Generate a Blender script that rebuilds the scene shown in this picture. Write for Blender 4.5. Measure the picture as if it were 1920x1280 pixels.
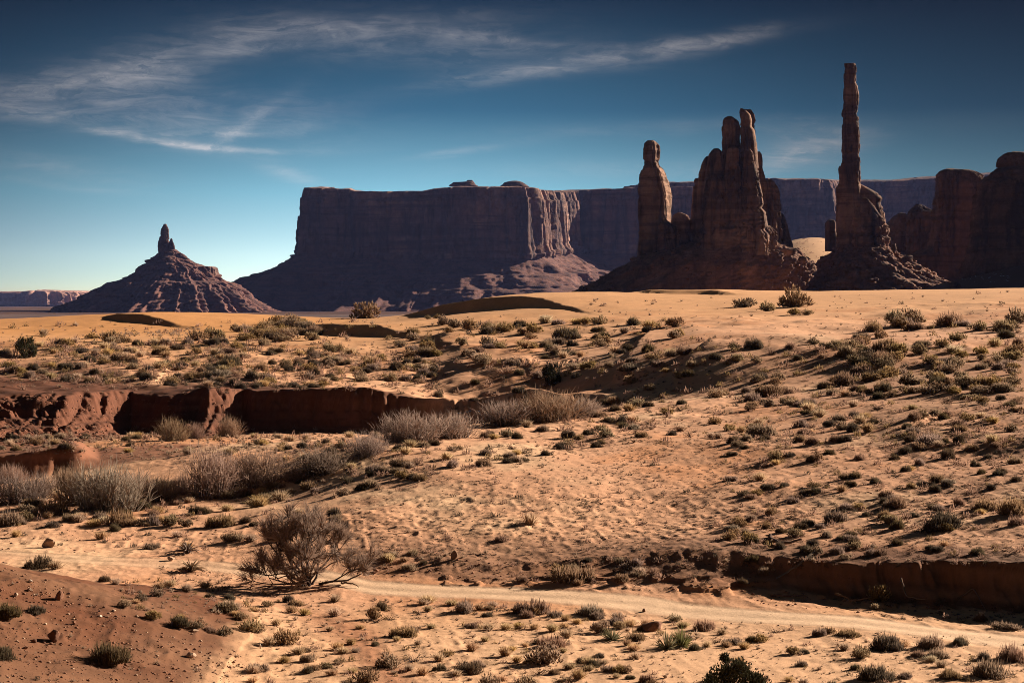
import bpy, math, random
import numpy as np

for o in list(bpy.data.objects):
    bpy.data.objects.remove(o)
sc = bpy.context.scene
COL = sc.collection
F = 3583.0          # focal length in photo pixels (1920 wide)
HZ = 568.0          # photo row of the horizon
CZ = 10.0           # camera height
rng = np.random.default_rng(7)

# ------------------------------------------------------------------ camera
cam = bpy.data.cameras.new('camera')
cam.sensor_width = 36.0
cam.lens = F / 1920 * 36.0
cam.shift_y = -(640 - HZ) / 1920
cam.clip_start = 0.5
cam.clip_end = 90000
camo = bpy.data.objects.new('camera', cam)
camo.location = (0, 0, CZ)
camo.rotation_euler = (math.radians(90), 0, 0)
COL.objects.link(camo)
sc.camera = camo

# ------------------------------------------------------------------ exposure
sc.view_settings.view_transform = 'Standard'
sc.view_settings.look = 'None'
sc.view_settings.exposure = 1.45
sc.view_settings.gamma = 1.0
sc.view_settings.use_curve_mapping = False
sc.cycles.use_denoising = True
sc.cycles.denoising_prefilter = 'NONE'
sc.cycles.use_adaptive_sampling = False
sc.cycles.filter_width = 0.9
sc.cycles.denoiser = 'OPENIMAGEDENOISE'
sc.cycles.denoising_input_passes = 'RGB_ALBEDO_NORMAL'
sc.cycles.max_bounces = 5
sc.cycles.diffuse_bounces = 2
sc.cycles.volume_bounces = 0
sc.cycles.transparent_max_bounces = 6

# ------------------------------------------------------------------ sun
SUN_EL, SUN_AZ = 19.0, 55.0       # azimuth clockwise from the view axis (+Y)
el, az = math.radians(SUN_EL), math.radians(SUN_AZ)
sun_dir = np.array([math.cos(el) * math.sin(az), math.cos(el) * math.cos(az), math.sin(el)])
sl = bpy.data.lights.new('sun', 'SUN')
sl.energy = 5.0
sl.angle = math.radians(0.5)
sl.color = (1.0, 0.86, 0.70)
so = bpy.data.objects.new('sun', sl)
from mathutils import Vector
so.rotation_euler = Vector(-sun_dir).to_track_quat('-Z', 'Y').to_euler()
so.location = (300, 200, 400)
COL.objects.link(so)

# ------------------------------------------------------------------ world: sky with cirrus
world = bpy.data.worlds.new('World')
sc.world = world
world.use_nodes = True
wt = world.node_tree
wt.nodes.clear()

class NT:
    """small node helper"""
    def __init__(self, tree): self.t = tree
    def n(self, typ, **kw):
        nd = self.t.nodes.new(typ)
        for k, v in kw.items(): setattr(nd, k, v)
        return nd
    def link(self, a, b): self.t.links.new(a, b)
    def put(self, sock, v):
        if hasattr(v, 'is_output') or isinstance(v, bpy.types.NodeSocket): self.link(v, sock)
        else: sock.default_value = v
    def m(self, op, a, b=0.0, c=None, clamp=False):
        nd = self.n('ShaderNodeMath', operation=op, use_clamp=clamp)
        self.put(nd.inputs[0], a); self.put(nd.inputs[1], b)
        if c is not None: self.put(nd.inputs[2], c)
        return nd.outputs[0]
    def mix(self, fac, a, b, blend='MIX'):
        nd = self.n('ShaderNodeMix', data_type='RGBA', blend_type=blend)
        self.put(nd.inputs[0], fac)
        self.put(nd.inputs[6], a if isinstance(a, bpy.types.NodeSocket) else (*a, 1.0))
        self.put(nd.inputs[7], b if isinstance(b, bpy.types.NodeSocket) else (*b, 1.0))
        return nd.outputs[2]
    def noise(self, vec, scale, detail=4.0, rough=0.55, dist=0.0, lac=2.0):
        nd = self.n('ShaderNodeTexNoise')
        if vec is not None: self.link(vec, nd.inputs['Vector'])
        nd.inputs['Scale'].default_value = scale
        nd.inputs['Detail'].default_value = detail
        nd.inputs['Roughness'].default_value = rough
        nd.inputs['Distortion'].default_value = dist
        nd.inputs['Lacunarity'].default_value = lac
        return nd.outputs[0]
    def ramp(self, fac, stops, interp='LINEAR'):
        nd = self.n('ShaderNodeValToRGB')
        cr = nd.color_ramp; cr.interpolation = interp
        while len(cr.elements) < len(stops): cr.elements.new(0.5)
        for e, (p, c) in zip(cr.elements, stops):
            e.position = p
            e.color = (c, c, c, 1) if not hasattr(c, '__len__') else (*c, 1)
        self.link(fac, nd.inputs[0])
        return nd.outputs[0]
    def mapr(self, v, a, b, c=0.0, d=1.0, smooth=True):
        nd = self.n('ShaderNodeMapRange', interpolation_type='SMOOTHSTEP' if smooth else 'LINEAR')
        self.put(nd.inputs[0], v)
        for i, q in enumerate((a, b, c, d)): nd.inputs[1 + i].default_value = q
        return nd.outputs[0]
    def comb(self, x, y, z):
        nd = self.n('ShaderNodeCombineXYZ')
        for i, q in enumerate((x, y, z)): self.put(nd.inputs[i], q)
        return nd.outputs[0]

W = NT(wt)
tc = W.n('ShaderNodeTexCoord')
sep = W.n('ShaderNodeSeparateXYZ'); W.link(tc.outputs['Generated'], sep.inputs[0])
X, Y, Z = sep.outputs
# thin clear desert air: the sky darkens quickly above the horizon
zz = W.m('MULTIPLY', W.m('MAXIMUM', Z, 0.0), 5.5)
nrm = W.n('ShaderNodeVectorMath', operation='NORMALIZE')
W.link(W.comb(X, Y, W.m('ADD', zz, 0.015)), nrm.inputs[0])
sky = W.n('ShaderNodeTexSky', sky_type='NISHITA')
sky.sun_disc = False
sky.sun_elevation = el
sky.sun_rotation = az
sky.altitude = 1700
sky.air_density = 1.0
sky.dust_density = 0.6
sky.ozone_density = 2.0
W.link(nrm.outputs[0], sky.inputs[0])
hs = W.n('ShaderNodeHueSaturation')
hs.inputs['Hue'].default_value = 0.476
hs.inputs['Saturation'].default_value = 0.88
W.link(sky.outputs[0], hs.inputs['Color'])
skyc = hs.outputs[0]
# sky gain by elevation; unseen upper sky is lifted and warmed to fill shadows
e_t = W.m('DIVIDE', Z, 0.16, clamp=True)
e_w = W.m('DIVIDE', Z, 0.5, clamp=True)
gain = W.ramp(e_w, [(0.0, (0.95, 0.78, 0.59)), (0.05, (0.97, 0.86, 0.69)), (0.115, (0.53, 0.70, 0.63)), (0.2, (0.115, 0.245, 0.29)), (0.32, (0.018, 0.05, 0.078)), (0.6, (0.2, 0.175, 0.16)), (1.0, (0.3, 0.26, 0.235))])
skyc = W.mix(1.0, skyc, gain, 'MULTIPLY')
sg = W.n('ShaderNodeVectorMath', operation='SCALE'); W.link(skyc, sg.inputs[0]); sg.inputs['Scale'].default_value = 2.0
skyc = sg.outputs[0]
# cirrus: streaks given as (azimuth ratio, elevation ratio) of the real sky direction
ysafe = W.m('MAXIMUM', Y, 0.02)
A = W.m('DIVIDE', X, ysafe)
E = W.m('DIVIDE', Z, ysafe)
nv = W.comb(W.m('MULTIPLY', A, 9.0), W.m('MULTIPLY', E, 26.0), 0.0)
warp1 = W.m('SUBTRACT', W.noise(nv, 2.2, 5, 0.6, 0.6), 0.5)
nv2 = W.comb(W.m('MULTIPLY', A, 14.0), W.m('MULTIPLY', E, 95.0), W.m('MULTIPLY', warp1, 2.2))
fil = W.noise(nv2, 1.6, 7, 0.62, 0.9)
fil = W.mapr(fil, 0.30, 0.72)
nv3 = W.comb(W.m('MULTIPLY', A, 20.0), W.m('MULTIPLY', E, 40.0), 3.0)
blot = W.mapr(W.noise(nv3, 1.3, 4, 0.6, 0.4), 0.28, 0.72)
tex = W.m('MULTIPLY', W.m('ADD', W.m('MULTIPLY', fil, 0.75), 0.25), W.m('ADD', W.m('MULTIPLY', blot, 0.6), 0.4))
STREAKS = [  # px, py, slope angle (deg, + = falls to the right), half length, half width, curve, amount
    (330, 269, 7.5, 185, 6, 0.00025, 1.3), (190, 240, 11, 200, 12, 0.0, 0.5), (175, 160, -11, 240, 40, 0.0003, 1.15),
    (470, 95, -5, 120, 7, 0.0, 0.4), (790, 78, 3, 330, 42, 0.0, 0.36), (900, 70, 4, 190, 9, 0.0, 0.34),
    (1120, 112, -9, 280, 15, 0.0, 0.75), (1330, 85, -14, 130, 14, 0.0, 0.6), (465, 228, -33, 75, 13, 0.0, 0.4),
    (460, 252, 0, 60, 5, 0.0, 0.6), (380, 222, 3, 230, 46, 0.0, 0.5), (1500, 292, -12, 105, 26, 0.0, 1.4),
    (1530, 245, 0, 110, 16, 0.0, 0.4), (550, 330, 16, 70, 13, 0.0, 0.45), (120, 320, 8, 170, 24, 0.0, 0.33),
    (1260, 240, -3, 260, 16, 0.0, 0.22), (1250, 320, 0, 330, 18, 0.0, 0.25), (90, 345, 6, 110, 7, 0.0, 0.3),
    (640, 55, -4, 300, 26, 0.0, 0.35), (860, 285, -8, 90, 7, 0.0, 0.25), (1700, 240, -4, 220, 20, 0.0, 0.1)]
tot = None
dw = W.m('MULTIPLY', warp1, 0.005)
for (px, py, ang, hl, hw, cv, amt) in STREAKS:
    a0, e0 = (px - 960) / F, (HZ - py) / F
    c, s = math.cos(math.radians(ang)), math.sin(math.radians(ang))
    da = W.m('SUBTRACT', A, a0); de = W.m('SUBTRACT', E, e0)
    u = W.m('SUBTRACT', W.m('MULTIPLY', da, c), W.m('MULTIPLY', de, s))
    v = W.m('ADD', W.m('ADD', W.m('MULTIPLY', da, s), W.m('MULTIPLY', de, c)), dw)
    if cv: v = W.m('SUBTRACT', v, W.m('MULTIPLY', W.m('MULTIPLY', u, u), cv * F))
    un = W.m('DIVIDE', u, hl / F); vn = W.m('DIVIDE', v, hw / F)
    q = W.m('ADD', W.m('MULTIPLY', un, un), W.m('MULTIPLY', vn, vn))
    g = W.m('MULTIPLY', W.m('EXPONENT', W.m('MULTIPLY', q, -1.0)), amt)
    tot = g if tot is None else W.m('ADD', tot, g)
front = W.mapr(Y, 0.3, 0.6)
cl = W.m('MULTIPLY', W.m('MULTIPLY', tot, tex), front, clamp=True)
cl = W.m('MULTIPLY', cl, 0.57)
dim = W.ramp(e_t, [(0.0, (9, 8.4, 8.0)), (0.5, (7.0, 6.5, 6.4)), (1.0, (4.2, 3.8, 3.8))])
skyc = W.mix(cl, skyc, dim)
# the sky is deepest well away from the glow over the left of the valley
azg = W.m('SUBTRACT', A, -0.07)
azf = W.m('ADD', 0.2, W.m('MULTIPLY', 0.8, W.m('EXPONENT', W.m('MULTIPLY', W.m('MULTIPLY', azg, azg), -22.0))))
azf = W.m('ADD', W.m('MULTIPLY', azf, front), W.m('MULTIPLY', W.m('SUBTRACT', 1.0, front), 0.32))  # unseen sky behind the camera has its own level, as shadow fill
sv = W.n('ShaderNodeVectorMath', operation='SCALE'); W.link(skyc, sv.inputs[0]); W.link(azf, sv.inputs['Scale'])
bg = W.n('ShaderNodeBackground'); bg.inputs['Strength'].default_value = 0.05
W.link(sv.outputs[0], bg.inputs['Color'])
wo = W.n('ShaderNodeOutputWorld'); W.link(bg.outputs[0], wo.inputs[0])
# ------------------------------------------------------------------ numpy noise
def _h(ix, iy, iz, s):
    with np.errstate(over='ignore'):
        h = (ix.astype(np.uint32) * np.uint32(374761393) + iy.astype(np.uint32) * np.uint32(668265263)
             + iz.astype(np.uint32) * np.uint32(2147483647) + np.uint32((s * 974634777) & 0xffffffff))
        h = (h ^ (h >> np.uint32(13))) * np.uint32(1274126177)
        h = (h ^ (h >> np.uint32(16))) * np.uint32(2246822519)
        h ^= h >> np.uint32(13)
    return h.astype(np.float64) / 4294967295.0

def vnoise(x, y, z=None, s=0):
    """value noise, -1..1"""
    x = np.asarray(x, float); y = np.asarray(y, float)
    x, y = np.broadcast_arrays(x, y)
    fx, fy = np.floor(x), np.floor(y)
    ix, iy = fx.astype(np.int64), fy.astype(np.int64)
    u, v = x - fx, y - fy
    u = u * u * u * (u * (u * 6 - 15) + 10); v = v * v * v * (v * (v * 6 - 15) + 10)
    if z is None:
        o = np.zeros_like(ix)
        a, b = _h(ix, iy, o, s), _h(ix + 1, iy, o, s)
        c, d = _h(ix, iy + 1, o, s), _h(ix + 1, iy + 1, o, s)
        r = (a + (b - a) * u) * (1 - v) + (c + (d - c) * u) * v
    else:
        z = np.broadcast_to(np.asarray(z, float), x.shape)
        fz = np.floor(z); iz = fz.astype(np.int64); w = z - fz
        w = w * w * w * (w * (w * 6 - 15) + 10)
        r = 0
        for k, wk in ((0, 1 - w), (1, w)):
            a, b = _h(ix, iy, iz + k, s), _h(ix + 1, iy, iz + k, s)
            c, d = _h(ix, iy + 1, iz + k, s), _h(ix + 1, iy + 1, iz + k, s)
            r = r + ((a + (b - a) * u) * (1 - v) + (c + (d - c) * u) * v) * wk
    return r * 2 - 1

def fbm(x, y, z=None, s=0, o=4, g=0.5, l=2.03):
    t = 0; a = 1.0; f = 1.0; n = 0
    for i in range(o):
        t = t + a * vnoise(x * f, y * f, None if z is None else z * f, s + i * 17); n += a
        a *= g; f *= l
    return t / n

def ridged(x, y, z=None, s=0, o=4, g=0.5):
    t = 0; a = 1.0; f = 1.0; n = 0
    for i in range(o):
        t = t + a * (1 - np.abs(vnoise(x * f, y * f, None if z is None else z * f, s + i * 31))); n += a
        a *= g; f *= 2.07
    return t / n * 2 - 1

def cells(x, y, z, s=0):
    """3-D cellular noise: (random value of nearest cell 0..1, F2-F1)"""
    ix, iy, iz = (np.floor(q).astype(np.int64) for q in (x, y, z))
    d1 = np.full(x.shape, 9.0); d2 = np.full(x.shape, 9.0); val = np.zeros(x.shape)
    for a in (-1, 0, 1):
        for b in (-1, 0, 1):
            for c in (-1, 0, 1):
                jx, jy, jz = ix + a, iy + b, iz + c
                px = jx + 0.15 + 0.7 * _h(jx, jy, jz, s); py = jy + 0.15 + 0.7 * _h(jx, jy, jz, s + 1); pz_ = jz + 0.15 + 0.7 * _h(jx, jy, jz, s + 2)
                d = (px - x) ** 2 + (py - y) ** 2 + (pz_ - z) ** 2
                v = _h(jx, jy, jz, s + 3)
                near = d < d1
                d2 = np.where(near, d1, np.minimum(d2, d)); val = np.where(near, v, val); d1 = np.where(near, d, d1)
    return val, np.sqrt(d2) - np.sqrt(d1)

def sstep(a, b, x):
    t = np.clip((x - a) / (b - a), 0, 1)
    return t * t * (3 - 2 * t)

def lerp(xs, ys, x): return np.interp(x, xs, ys)

# ------------------------------------------------------------------ mesh helpers
def link(name, me, mat=None, parent=None):
    if mat is not None: me.materials.append(mat)
    o = bpy.data.objects.new(name, me)
    COL.objects.link(o)
    if parent is not None: o.parent = parent
    return o

def tag(o, label=None, cat=None, group=None, kind=None):
    if label: o['label'] = label
    if cat: o['category'] = cat
    if group: o['group'] = group
    if kind: o['kind'] = kind
    return o

def empty(name, loc, rz=0.0):
    o = bpy.data.objects.new(name, None); COL.objects.link(o)
    o.location = loc; o.rotation_euler = (0, 0, rz); o.empty_display_size = 0.3
    return o

def raw_mesh(name, V, loops, sizes, smooth=True):
    """fast mesh from arrays: V (n,3), flat loop vertex indices, face sizes"""
    me = bpy.data.meshes.new(name)
    V = np.ascontiguousarray(V, np.float32); loops = np.ascontiguousarray(loops, np.int32); sizes = np.ascontiguousarray(sizes, np.int32)
    me.vertices.add(len(V)); me.vertices.foreach_set('co', V.ravel())
    me.loops.add(len(loops)); me.loops.foreach_set('vertex_index', loops)
    me.polygons.add(len(sizes))
    st = np.zeros(len(sizes), np.int32); st[1:] = np.cumsum(sizes)[:-1]
    me.polygons.foreach_set('loop_start', st)
    if smooth: me.polygons.foreach_set('use_smooth', np.ones(len(sizes), bool))
    me.update(calc_edges=True)
    me.validate()
    return me

def grid_mesh(name, P, closed=False, smooth=True, flip=False):
    """P: (rows, cols, 3); closed wraps the columns"""
    r, c = P.shape[:2]
    i = np.arange(r - 1)[:, None]; j = np.arange(c if closed else c - 1)[None, :]
    j2 = (j + 1) % c
    q = np.stack([i * c + j, i * c + j2, (i + 1) * c + j2, (i + 1) * c + j], -1).reshape(-1, 4)
    if flip: q = q[:, ::-1]
    return raw_mesh(name, P.reshape(-1, 3), q.ravel(), np.full(len(q), 4), smooth)

def vattr(me, name, vals):
    a = me.attributes.new(name, 'FLOAT', 'POINT')
    a.data.foreach_set('value', np.ascontiguousarray(vals, np.float32).ravel())

def vcol(me, name, cols):
    a = me.color_attributes.new(name, 'FLOAT_COLOR', 'POINT')
    c = np.ones((len(me.vertices), 4), np.float32); c[:, :3] = cols
    a.data.foreach_set('color', c.ravel())
# ------------------------------------------------------------------ ground shape, in (px, D): px = photo column of the bearing, D = distance along the view axis
def zpx(py, D): return CZ - (np.asarray(py, float) - HZ) * D / F

CP = []   # control points (px, D, z)
def col(px, pts, zs=()):
    for py, D in pts: CP.append((px, D, float(zpx(py, D))))
    for D, z in zs: CP.append((px, D, z))
NEAR = [(4, 8.4), (8, 8.1), (22, 4.4), (36, 1.4), (47, 0.1)]
col(1920, [(1190, 57.6), (1055, 63.4), (900, 80), (800, 98), (700, 130), (640, 170), (600, 210), (562, 260), (540, 320)], NEAR + [(53, 0.05), (400, 10.5)])
col(2600, [(1290, 50), (1060, 58), (900, 74), (800, 90), (700, 125), (640, 165), (590, 205), (555, 260), (530, 320)], NEAR + [(400, 11.5)])
col(1600, [(1155, 61.2), (1050, 66.8), (900, 84), (800, 106), (725, 140), (713, 146), (668, 154), (640, 190), (600, 230), (563, 290), (545, 340)], NEAR + [(53, 0.05), (400, 10)])
col(1300, [(1118, 65.3), (1065, 67.8), (980, 77), (900, 88), (800, 115), (748, 140), (736, 150), (680, 159), (652, 182), (625, 215), (600, 240), (576, 285), (552, 336)], NEAR + [(53, 0), (400, 9.5)])
col(960, [(1105, 66.7), (1070, 70.0), (950, 82), (850, 100), (803, 116), (786, 126), (665, 205), (640, 228), (610, 258), (590, 285), (561, 326)], NEAR + [(53, 0), (138, 0.9), (160, 0.0), (178, 0.1), (400, 8)])
col(1130, [(800, 118), (765, 138), (735, 160), (690, 185), (655, 205)], [])
col(700, [(1085, 69.3), (1058, 71), (950, 84), (850, 100), (824, 112), (735, 172), (700, 195), (660, 230), (625, 275), (606, 305), (598, 333)], NEAR + [(53, 0), (140, -0.7), (160, -1.2), (400, 3.5)])
col(500, [(1075, 70.7), (1000, 80), (930, 94), (860, 108), (830, 125), (735, 172), (700, 195), (655, 235), (625, 275), (606, 315), (592, 345)], NEAR + [(53, 0), (145, -0.6), (162, -1.2), (400, 2)])
col(300, [(1052, 74), (1000, 82), (950, 91), (900, 103), (855, 117), (835, 130), (735, 172), (700, 195), (650, 240), (622, 285), (604, 312), (587, 352)], NEAR + [(53, 0), (62, 0), (145, -0.4), (162, -1.2), (400, 1)])
col(0, [(1032, 77), (1000, 83), (950, 95), (848, 118), (836, 127), (738, 163), (715, 182), (700, 198), (650, 240), (626, 285), (608, 320), (599, 350)], NEAR + [(53, 0), (62, 0), (105, -0.3), (133, -0.2), (140, -0.5), (400, 0)])
col(-600, [(1030, 77), (1000, 83), (950, 95), (848, 112), (735, 155), (715, 178), (700, 198), (650, 240), (626, 285), (610, 320), (603, 350)], NEAR + [(98, -0.3), (118, -0.2), (400, -1)])
CP = np.array(CP)

# banks: an abrupt rise of the ground going away from the camera along the line D = base(px)
def bankA_h(px): return lerp([-700, 800, 880, 960, 1050, 1150, 1260], [3.5, 3.5, 4.0, 4.0, 2.6, 1.0, 0], px)
def bankB_h(px): return 1.25 * (1 - sstep(135, 190, px)) + 0.25 * (1 - sstep(190, 420, px))
def bankC_h(px): return lerp([560, 700, 960, 1200, 1400, 1600, 1920, 2600], [0, .18, .22, .3, 0.62, 1.05, 1.45, 1.6], px)
def bankA_base(px, x, D):
    b = lerp([-700, -300, 0, 60, 150, 215, 245, 290, 330, 390, 430, 455, 500, 560, 700, 800, 840, 900, 980, 1060, 1130, 1260],
             [120, 131, 142, 145.5, 152, 160, 166, 165, 160, 160, 163, 167, 166.5, 166, 166.5, 167, 165, 163.5, 161, 157, 153, 148], px)
    sd = 1 - sstep(690, 800, px)
    return b + (3.4 * fbm(x / 13 + .4 * fbm(x / 4, D / 9, s=13, o=2), D / 30, s=11, o=5, g=.55) + 0.35 * ridged(x / 1.7, D / 9, s=12, o=3)) * (0.25 + .75 * sd)
def bankA_w(px): return lerp([-700, 0, 150, 215, 250, 300, 340, 430, 470, 560, 800, 860, 1130], [19, 18, 15, 11, 5, 5.5, 8, 8, 4.4, 3.4, 3.0, 5.4, 6.0], px)
def bankB_base(px, x, D): return 113.5 + (px - 60) * .012 + 0.9 * fbm(x / 2.2, D / 9, s=21, o=4)
def bankC_base(px, x, D):
    b = lerp([-700, 0, 350, 600, 700, 960, 1200, 1400, 1600, 1920, 2600], [81, 79, 76, 72.6, 70.1, 68.4, 67.2, 66.3, 65.0, 61.8, 56], px)
    return b + 0.95 * fbm(x / 1.7, D / 7, s=31, o=5, g=.65) + 0.6 * fbm(x / 6, D / 9, s=32, o=2)
def road_line(px): return lerp([-700, 0, 350, 600, 700, 960, 1200, 1400, 1600, 1920, 2600], [79.5, 77.2, 74.6, 71.4, 69.3, 67.3, 65.5, 63.6, 61.6, 57.6, 50], px)
def bankC_w(px): return lerp([560, 960, 1300, 1450, 1920], [2.2, 2.8, 3.2, 1.9, 1.4], px)

def cliff_profile(t):
    """0 at the foot, 1 at the rim: talus below, steep above, small ledges"""
    t = np.clip(t, 0, 1)
    p = np.where(t < 0.55, 0.42 * (t / 0.55) ** 1.1, 0.42 + 0.58 * sstep(0.55, 0.95, t) ** 0.8)
    return p

def banks(px, D, detail=True):
    x = (px - 960) / F * D
    sandA = sstep(800, 860, px)
    hA = bankA_h(px); hB = bankB_h(px); hC = bankC_h(px)
    tA = (D - bankA_base(px, x, D)) / (bankA_w(px) * (1 + 0.32 * (1 - sandA) * fbm(x / 6 + 9, D / 60, s=18, o=3) * detail))
    # rills on the gentle spur
    if detail:
        rill = ridged(x / 1.1 + 0.05 * D, D / 9, s=14, o=3)
        tA = tA - 0.11 * rill * sstep(0, 0.3, tA) * (1 - sstep(0.7, 1.1, tA))
    if detail: tA = tA + (1 - sandA) * 0.10 * fbm(x / 0.8, D / 0.7, s=17, o=3) * sstep(0, .15, tA) * (1 - sstep(.9, 1.1, tA))
    zA = hA * (cliff_profile(tA) * (1 - sandA) + sandA * (np.clip(tA, 0, 1) * .75 + .25 * sstep(0, 1, tA))) * (1 - sstep(6, 70, D - bankA_base(px, x, D) - bankA_w(px)))
    if detail: zA = zA * (1 + 0.16 * fbm(x / 4.5, D / 5, s=16, o=3))
    if detail:
        led = np.sin(zA * 9.0 + 1.5 * fbm(x / 6, D / 6, s=15, o=2))
        zA = zA + 0.11 * led * sstep(0.02, 0.2, zA / np.maximum(hA, .01)) * (1 - sstep(0.8, 0.99, zA / np.maximum(hA, .01))) * (hA > .1) * (1 - sandA)
    tB = (D - bankB_base(px, x, D)) / lerp([-100, 150, 300], [0.9, 1.2, 4.0], px)
    zB = hB * cliff_profile(tB * 0.75 + 0.2) * (1 - sstep(116, 133, D))
    zB = np.where(tB < -0.2, 0, zB)
    tC = (D - bankC_base(px, x, D)) / bankC_w(px)
    zC = hC * cliff_profile(tC) * (1 - sstep(0, 26, D - bankC_base(px, x, D) - 2.5))
    return zA, zB, zC, tA, tB, tC

# dunes and ridges: polyline crest in (px, D), height at its points, width of the slip face (left/near side) and of the back
def wxy(px, D): return (px - 960) / F * D, D
RIDGES = [
    ([(760, 325), (830, 312), (900, 303), (970, 300), (1015, 295), (1060, 285), (1110, 270), (1150, 256)], [0.05, 1.3, 1.9, 1.8, 1.5, 0.9, 0.3, 0.03], 4.0, 26),
    ([(1150, 322), (1230, 319), (1340, 317), (1420, 313)], [0.1, 1.1, 1.1, 0.1], 2.4, 25),
    ([(535, 294), (590, 280), (640, 272), (695, 268), (745, 259), (790, 246), (820, 235)], [0.03, 1.2, 1.7, 1.5, 0.7, 0.2, 0.03], 4.2, 24),
    ([(180, 326), (225, 320), (265, 314), (300, 309), (340, 300), (390, 288)], [0.03, 0.9, 1.2, 0.9, 0.35, 0.03], 3.4, 25),
    ([(352, 326), (385, 322), (420, 317)], [0.1, .7, .1], 1.6, 15),
    ([(800, 262), (835, 240), (860, 222), (880, 205)], [0.1, 0.75, 0.6, 0.1], 7.0, 12),
    ([(1330, 243), (1280, 232), (1215, 212), (1170, 190)], [0.2, 0.9, 0.9, 0.2], 4.2, 15),
    ([(1480, 195), (1400, 186), (1330, 172), (1240, 160)], [0.2, 0.8, 0.8, 0.2], 4.4, 12),
    ([(1000, 205), (950, 200), (880, 199), (830, 205)], [0.2, 0.5, 0.4, 0.1], 2.0, 10),
    ([(1560, 96), (1500, 93), (1440, 90)], [0.05, 0.35, 0.05], 0.9, 3),
    ([(1800, 108), (1720, 104), (1650, 101)], [0.05, 0.5, 0.05], 1.2, 4),
]
def ridges(px, D):
    x = (px - 960) / F * D
    sel = (D > 80) & (D < 380)
    out = np.zeros(np.broadcast(px, D).shape)
    x, Db = np.broadcast_arrays(x, D)
    sel = np.broadcast_to(sel, out.shape)
    xs, ys = x[sel], Db[sel]
    xs = xs + 1.6 * fbm(xs / 9, ys / 9, s=41, o=4); ys = ys + 1.6 * fbm(xs / 9, ys / 9, s=42, o=2)
    acc = np.zeros(xs.shape)
    for poly, hs, wf, wb in RIDGES:
        P = np.array([wxy(a, b) for a, b in poly]); lo = P.min(0) - 3 * wb; hi = P.max(0) + 3 * wb
        k = np.where((xs > lo[0]) & (xs < hi[0]) & (ys > lo[1]) & (ys < hi[1]))[0]
        if not len(k): continue
        X_, Y_ = xs[k], ys[k]
        best = np.full(X_.shape, 1e9); hh = np.zeros(X_.shape); sg = np.zeros(X_.shape)
        # the slip face looks towards the camera and to the left, away from the sun
        for i in range(len(P) - 1):
            a, b = P[i], P[i + 1]; d = b - a; L2 = d @ d
            t = np.clip(((X_ - a[0]) * d[0] + (Y_ - a[1]) * d[1]) / L2, 0, 1)
            qx, qy = X_ - (a[0] + t * d[0]), Y_ - (a[1] + t * d[1])
            dist = np.hypot(qx, qy)
            n = np.array([d[1], -d[0]]); n = n / np.hypot(*n)
            if n @ np.array([-0.62, -0.78]) < 0: n = -n
            s_ = qx * n[0] + qy * n[1]
            up = dist < best
            best = np.where(up, dist, best); hh = np.where(up, hs[i] + t * (hs[i + 1] - hs[i]), hh); sg = np.where(up, s_, sg)
        wfl = np.maximum(hh * 1.72, wf * 0.35)
        f = np.where(sg > 0, np.clip(1 - best / wfl, 0, 1), np.exp(-(best / wb) ** 1.3))
        f = np.where((sg > 0) & (f < 0.25), f * f * 2 + 0.5 * f * f / 0.25 * 0.25, f)
        acc[k] = np.maximum(acc[k], hh * f)
    out[sel] = acc
    return out

def mound(px, D):
    """red gravel hill in the near left corner"""
    x = (px - 960) / F * D
    t = (-7.3 - x) - 0.02 * (D - 50) + 0.5 * fbm(x / 3, D / 4, s=51, o=3)
    sp = np.log1p(np.exp(np.clip(t * 1.8, -30, 30))) / 1.8
    return np.minimum(0.25 * sp, 5) * (1 - sstep(57, 69, D + 0.6 * fbm(x / 2, D / 2, s=52, o=2))) * sstep(12, 36, D)

SX, SY = 500.0, 4.5
def _k(r2): return np.where(r2 > 0, 0.5 * r2 * np.log(np.maximum(r2, 1e-12)), 0)
_zb = banks(CP[:, 0], CP[:, 1], False)
_res = CP[:, 2] - _zb[0] - _zb[1] - _zb[2] - mound(CP[:, 0], CP[:, 1]) * 0
_cx, _cy = CP[:, 0] / SX, np.log(CP[:, 1]) * SY
_n = len(CP)
_M = np.zeros((_n + 3, _n + 3))
_M[:_n, :_n] = _k((_cx[:, None] - _cx) ** 2 + (_cy[:, None] - _cy) ** 2) + np.eye(_n) * 2e-3
_M[:_n, _n] = _M[_n, :_n] = 1; _M[:_n, _n + 1] = _M[_n + 1, :_n] = _cx; _M[:_n, _n + 2] = _M[_n + 2, :_n] = _cy
_w = np.linalg.solve(_M, np.r_[_res, 0, 0, 0])
def tps(px, D):
    # evaluated on a coarse lattice, then bilinear: smooth enough and cheap
    gx = np.linspace(-900, 2900, 191); gy = np.linspace(math.log(4), math.log(430), 301)
    global _lat
    if '_lat' not in globals():
        a, b = np.meshgrid(gx / SX, gy * SY)
        r = np.full(a.shape, _w[_n]) + _w[_n + 1] * a + _w[_n + 2] * b
        for i in range(_n): r += _w[i] * _k((a - _cx[i]) ** 2 + (b - _cy[i]) ** 2)
        _lat = r
    fx = np.clip((px - gx[0]) / (gx[1] - gx[0]), 0, 189.999); fy = np.clip((np.log(np.clip(D, 4, 430)) - gy[0]) / (gy[1] - gy[0]), 0, 299.999)
    ix, iy = fx.astype(int), fy.astype(int); u, v = fx - ix, fy - iy
    return (_lat[iy, ix] * (1 - u) + _lat[iy, ix + 1] * u) * (1 - v) + (_lat[iy + 1, ix] * (1 - u) + _lat[iy + 1, ix + 1] * u) * v

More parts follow.
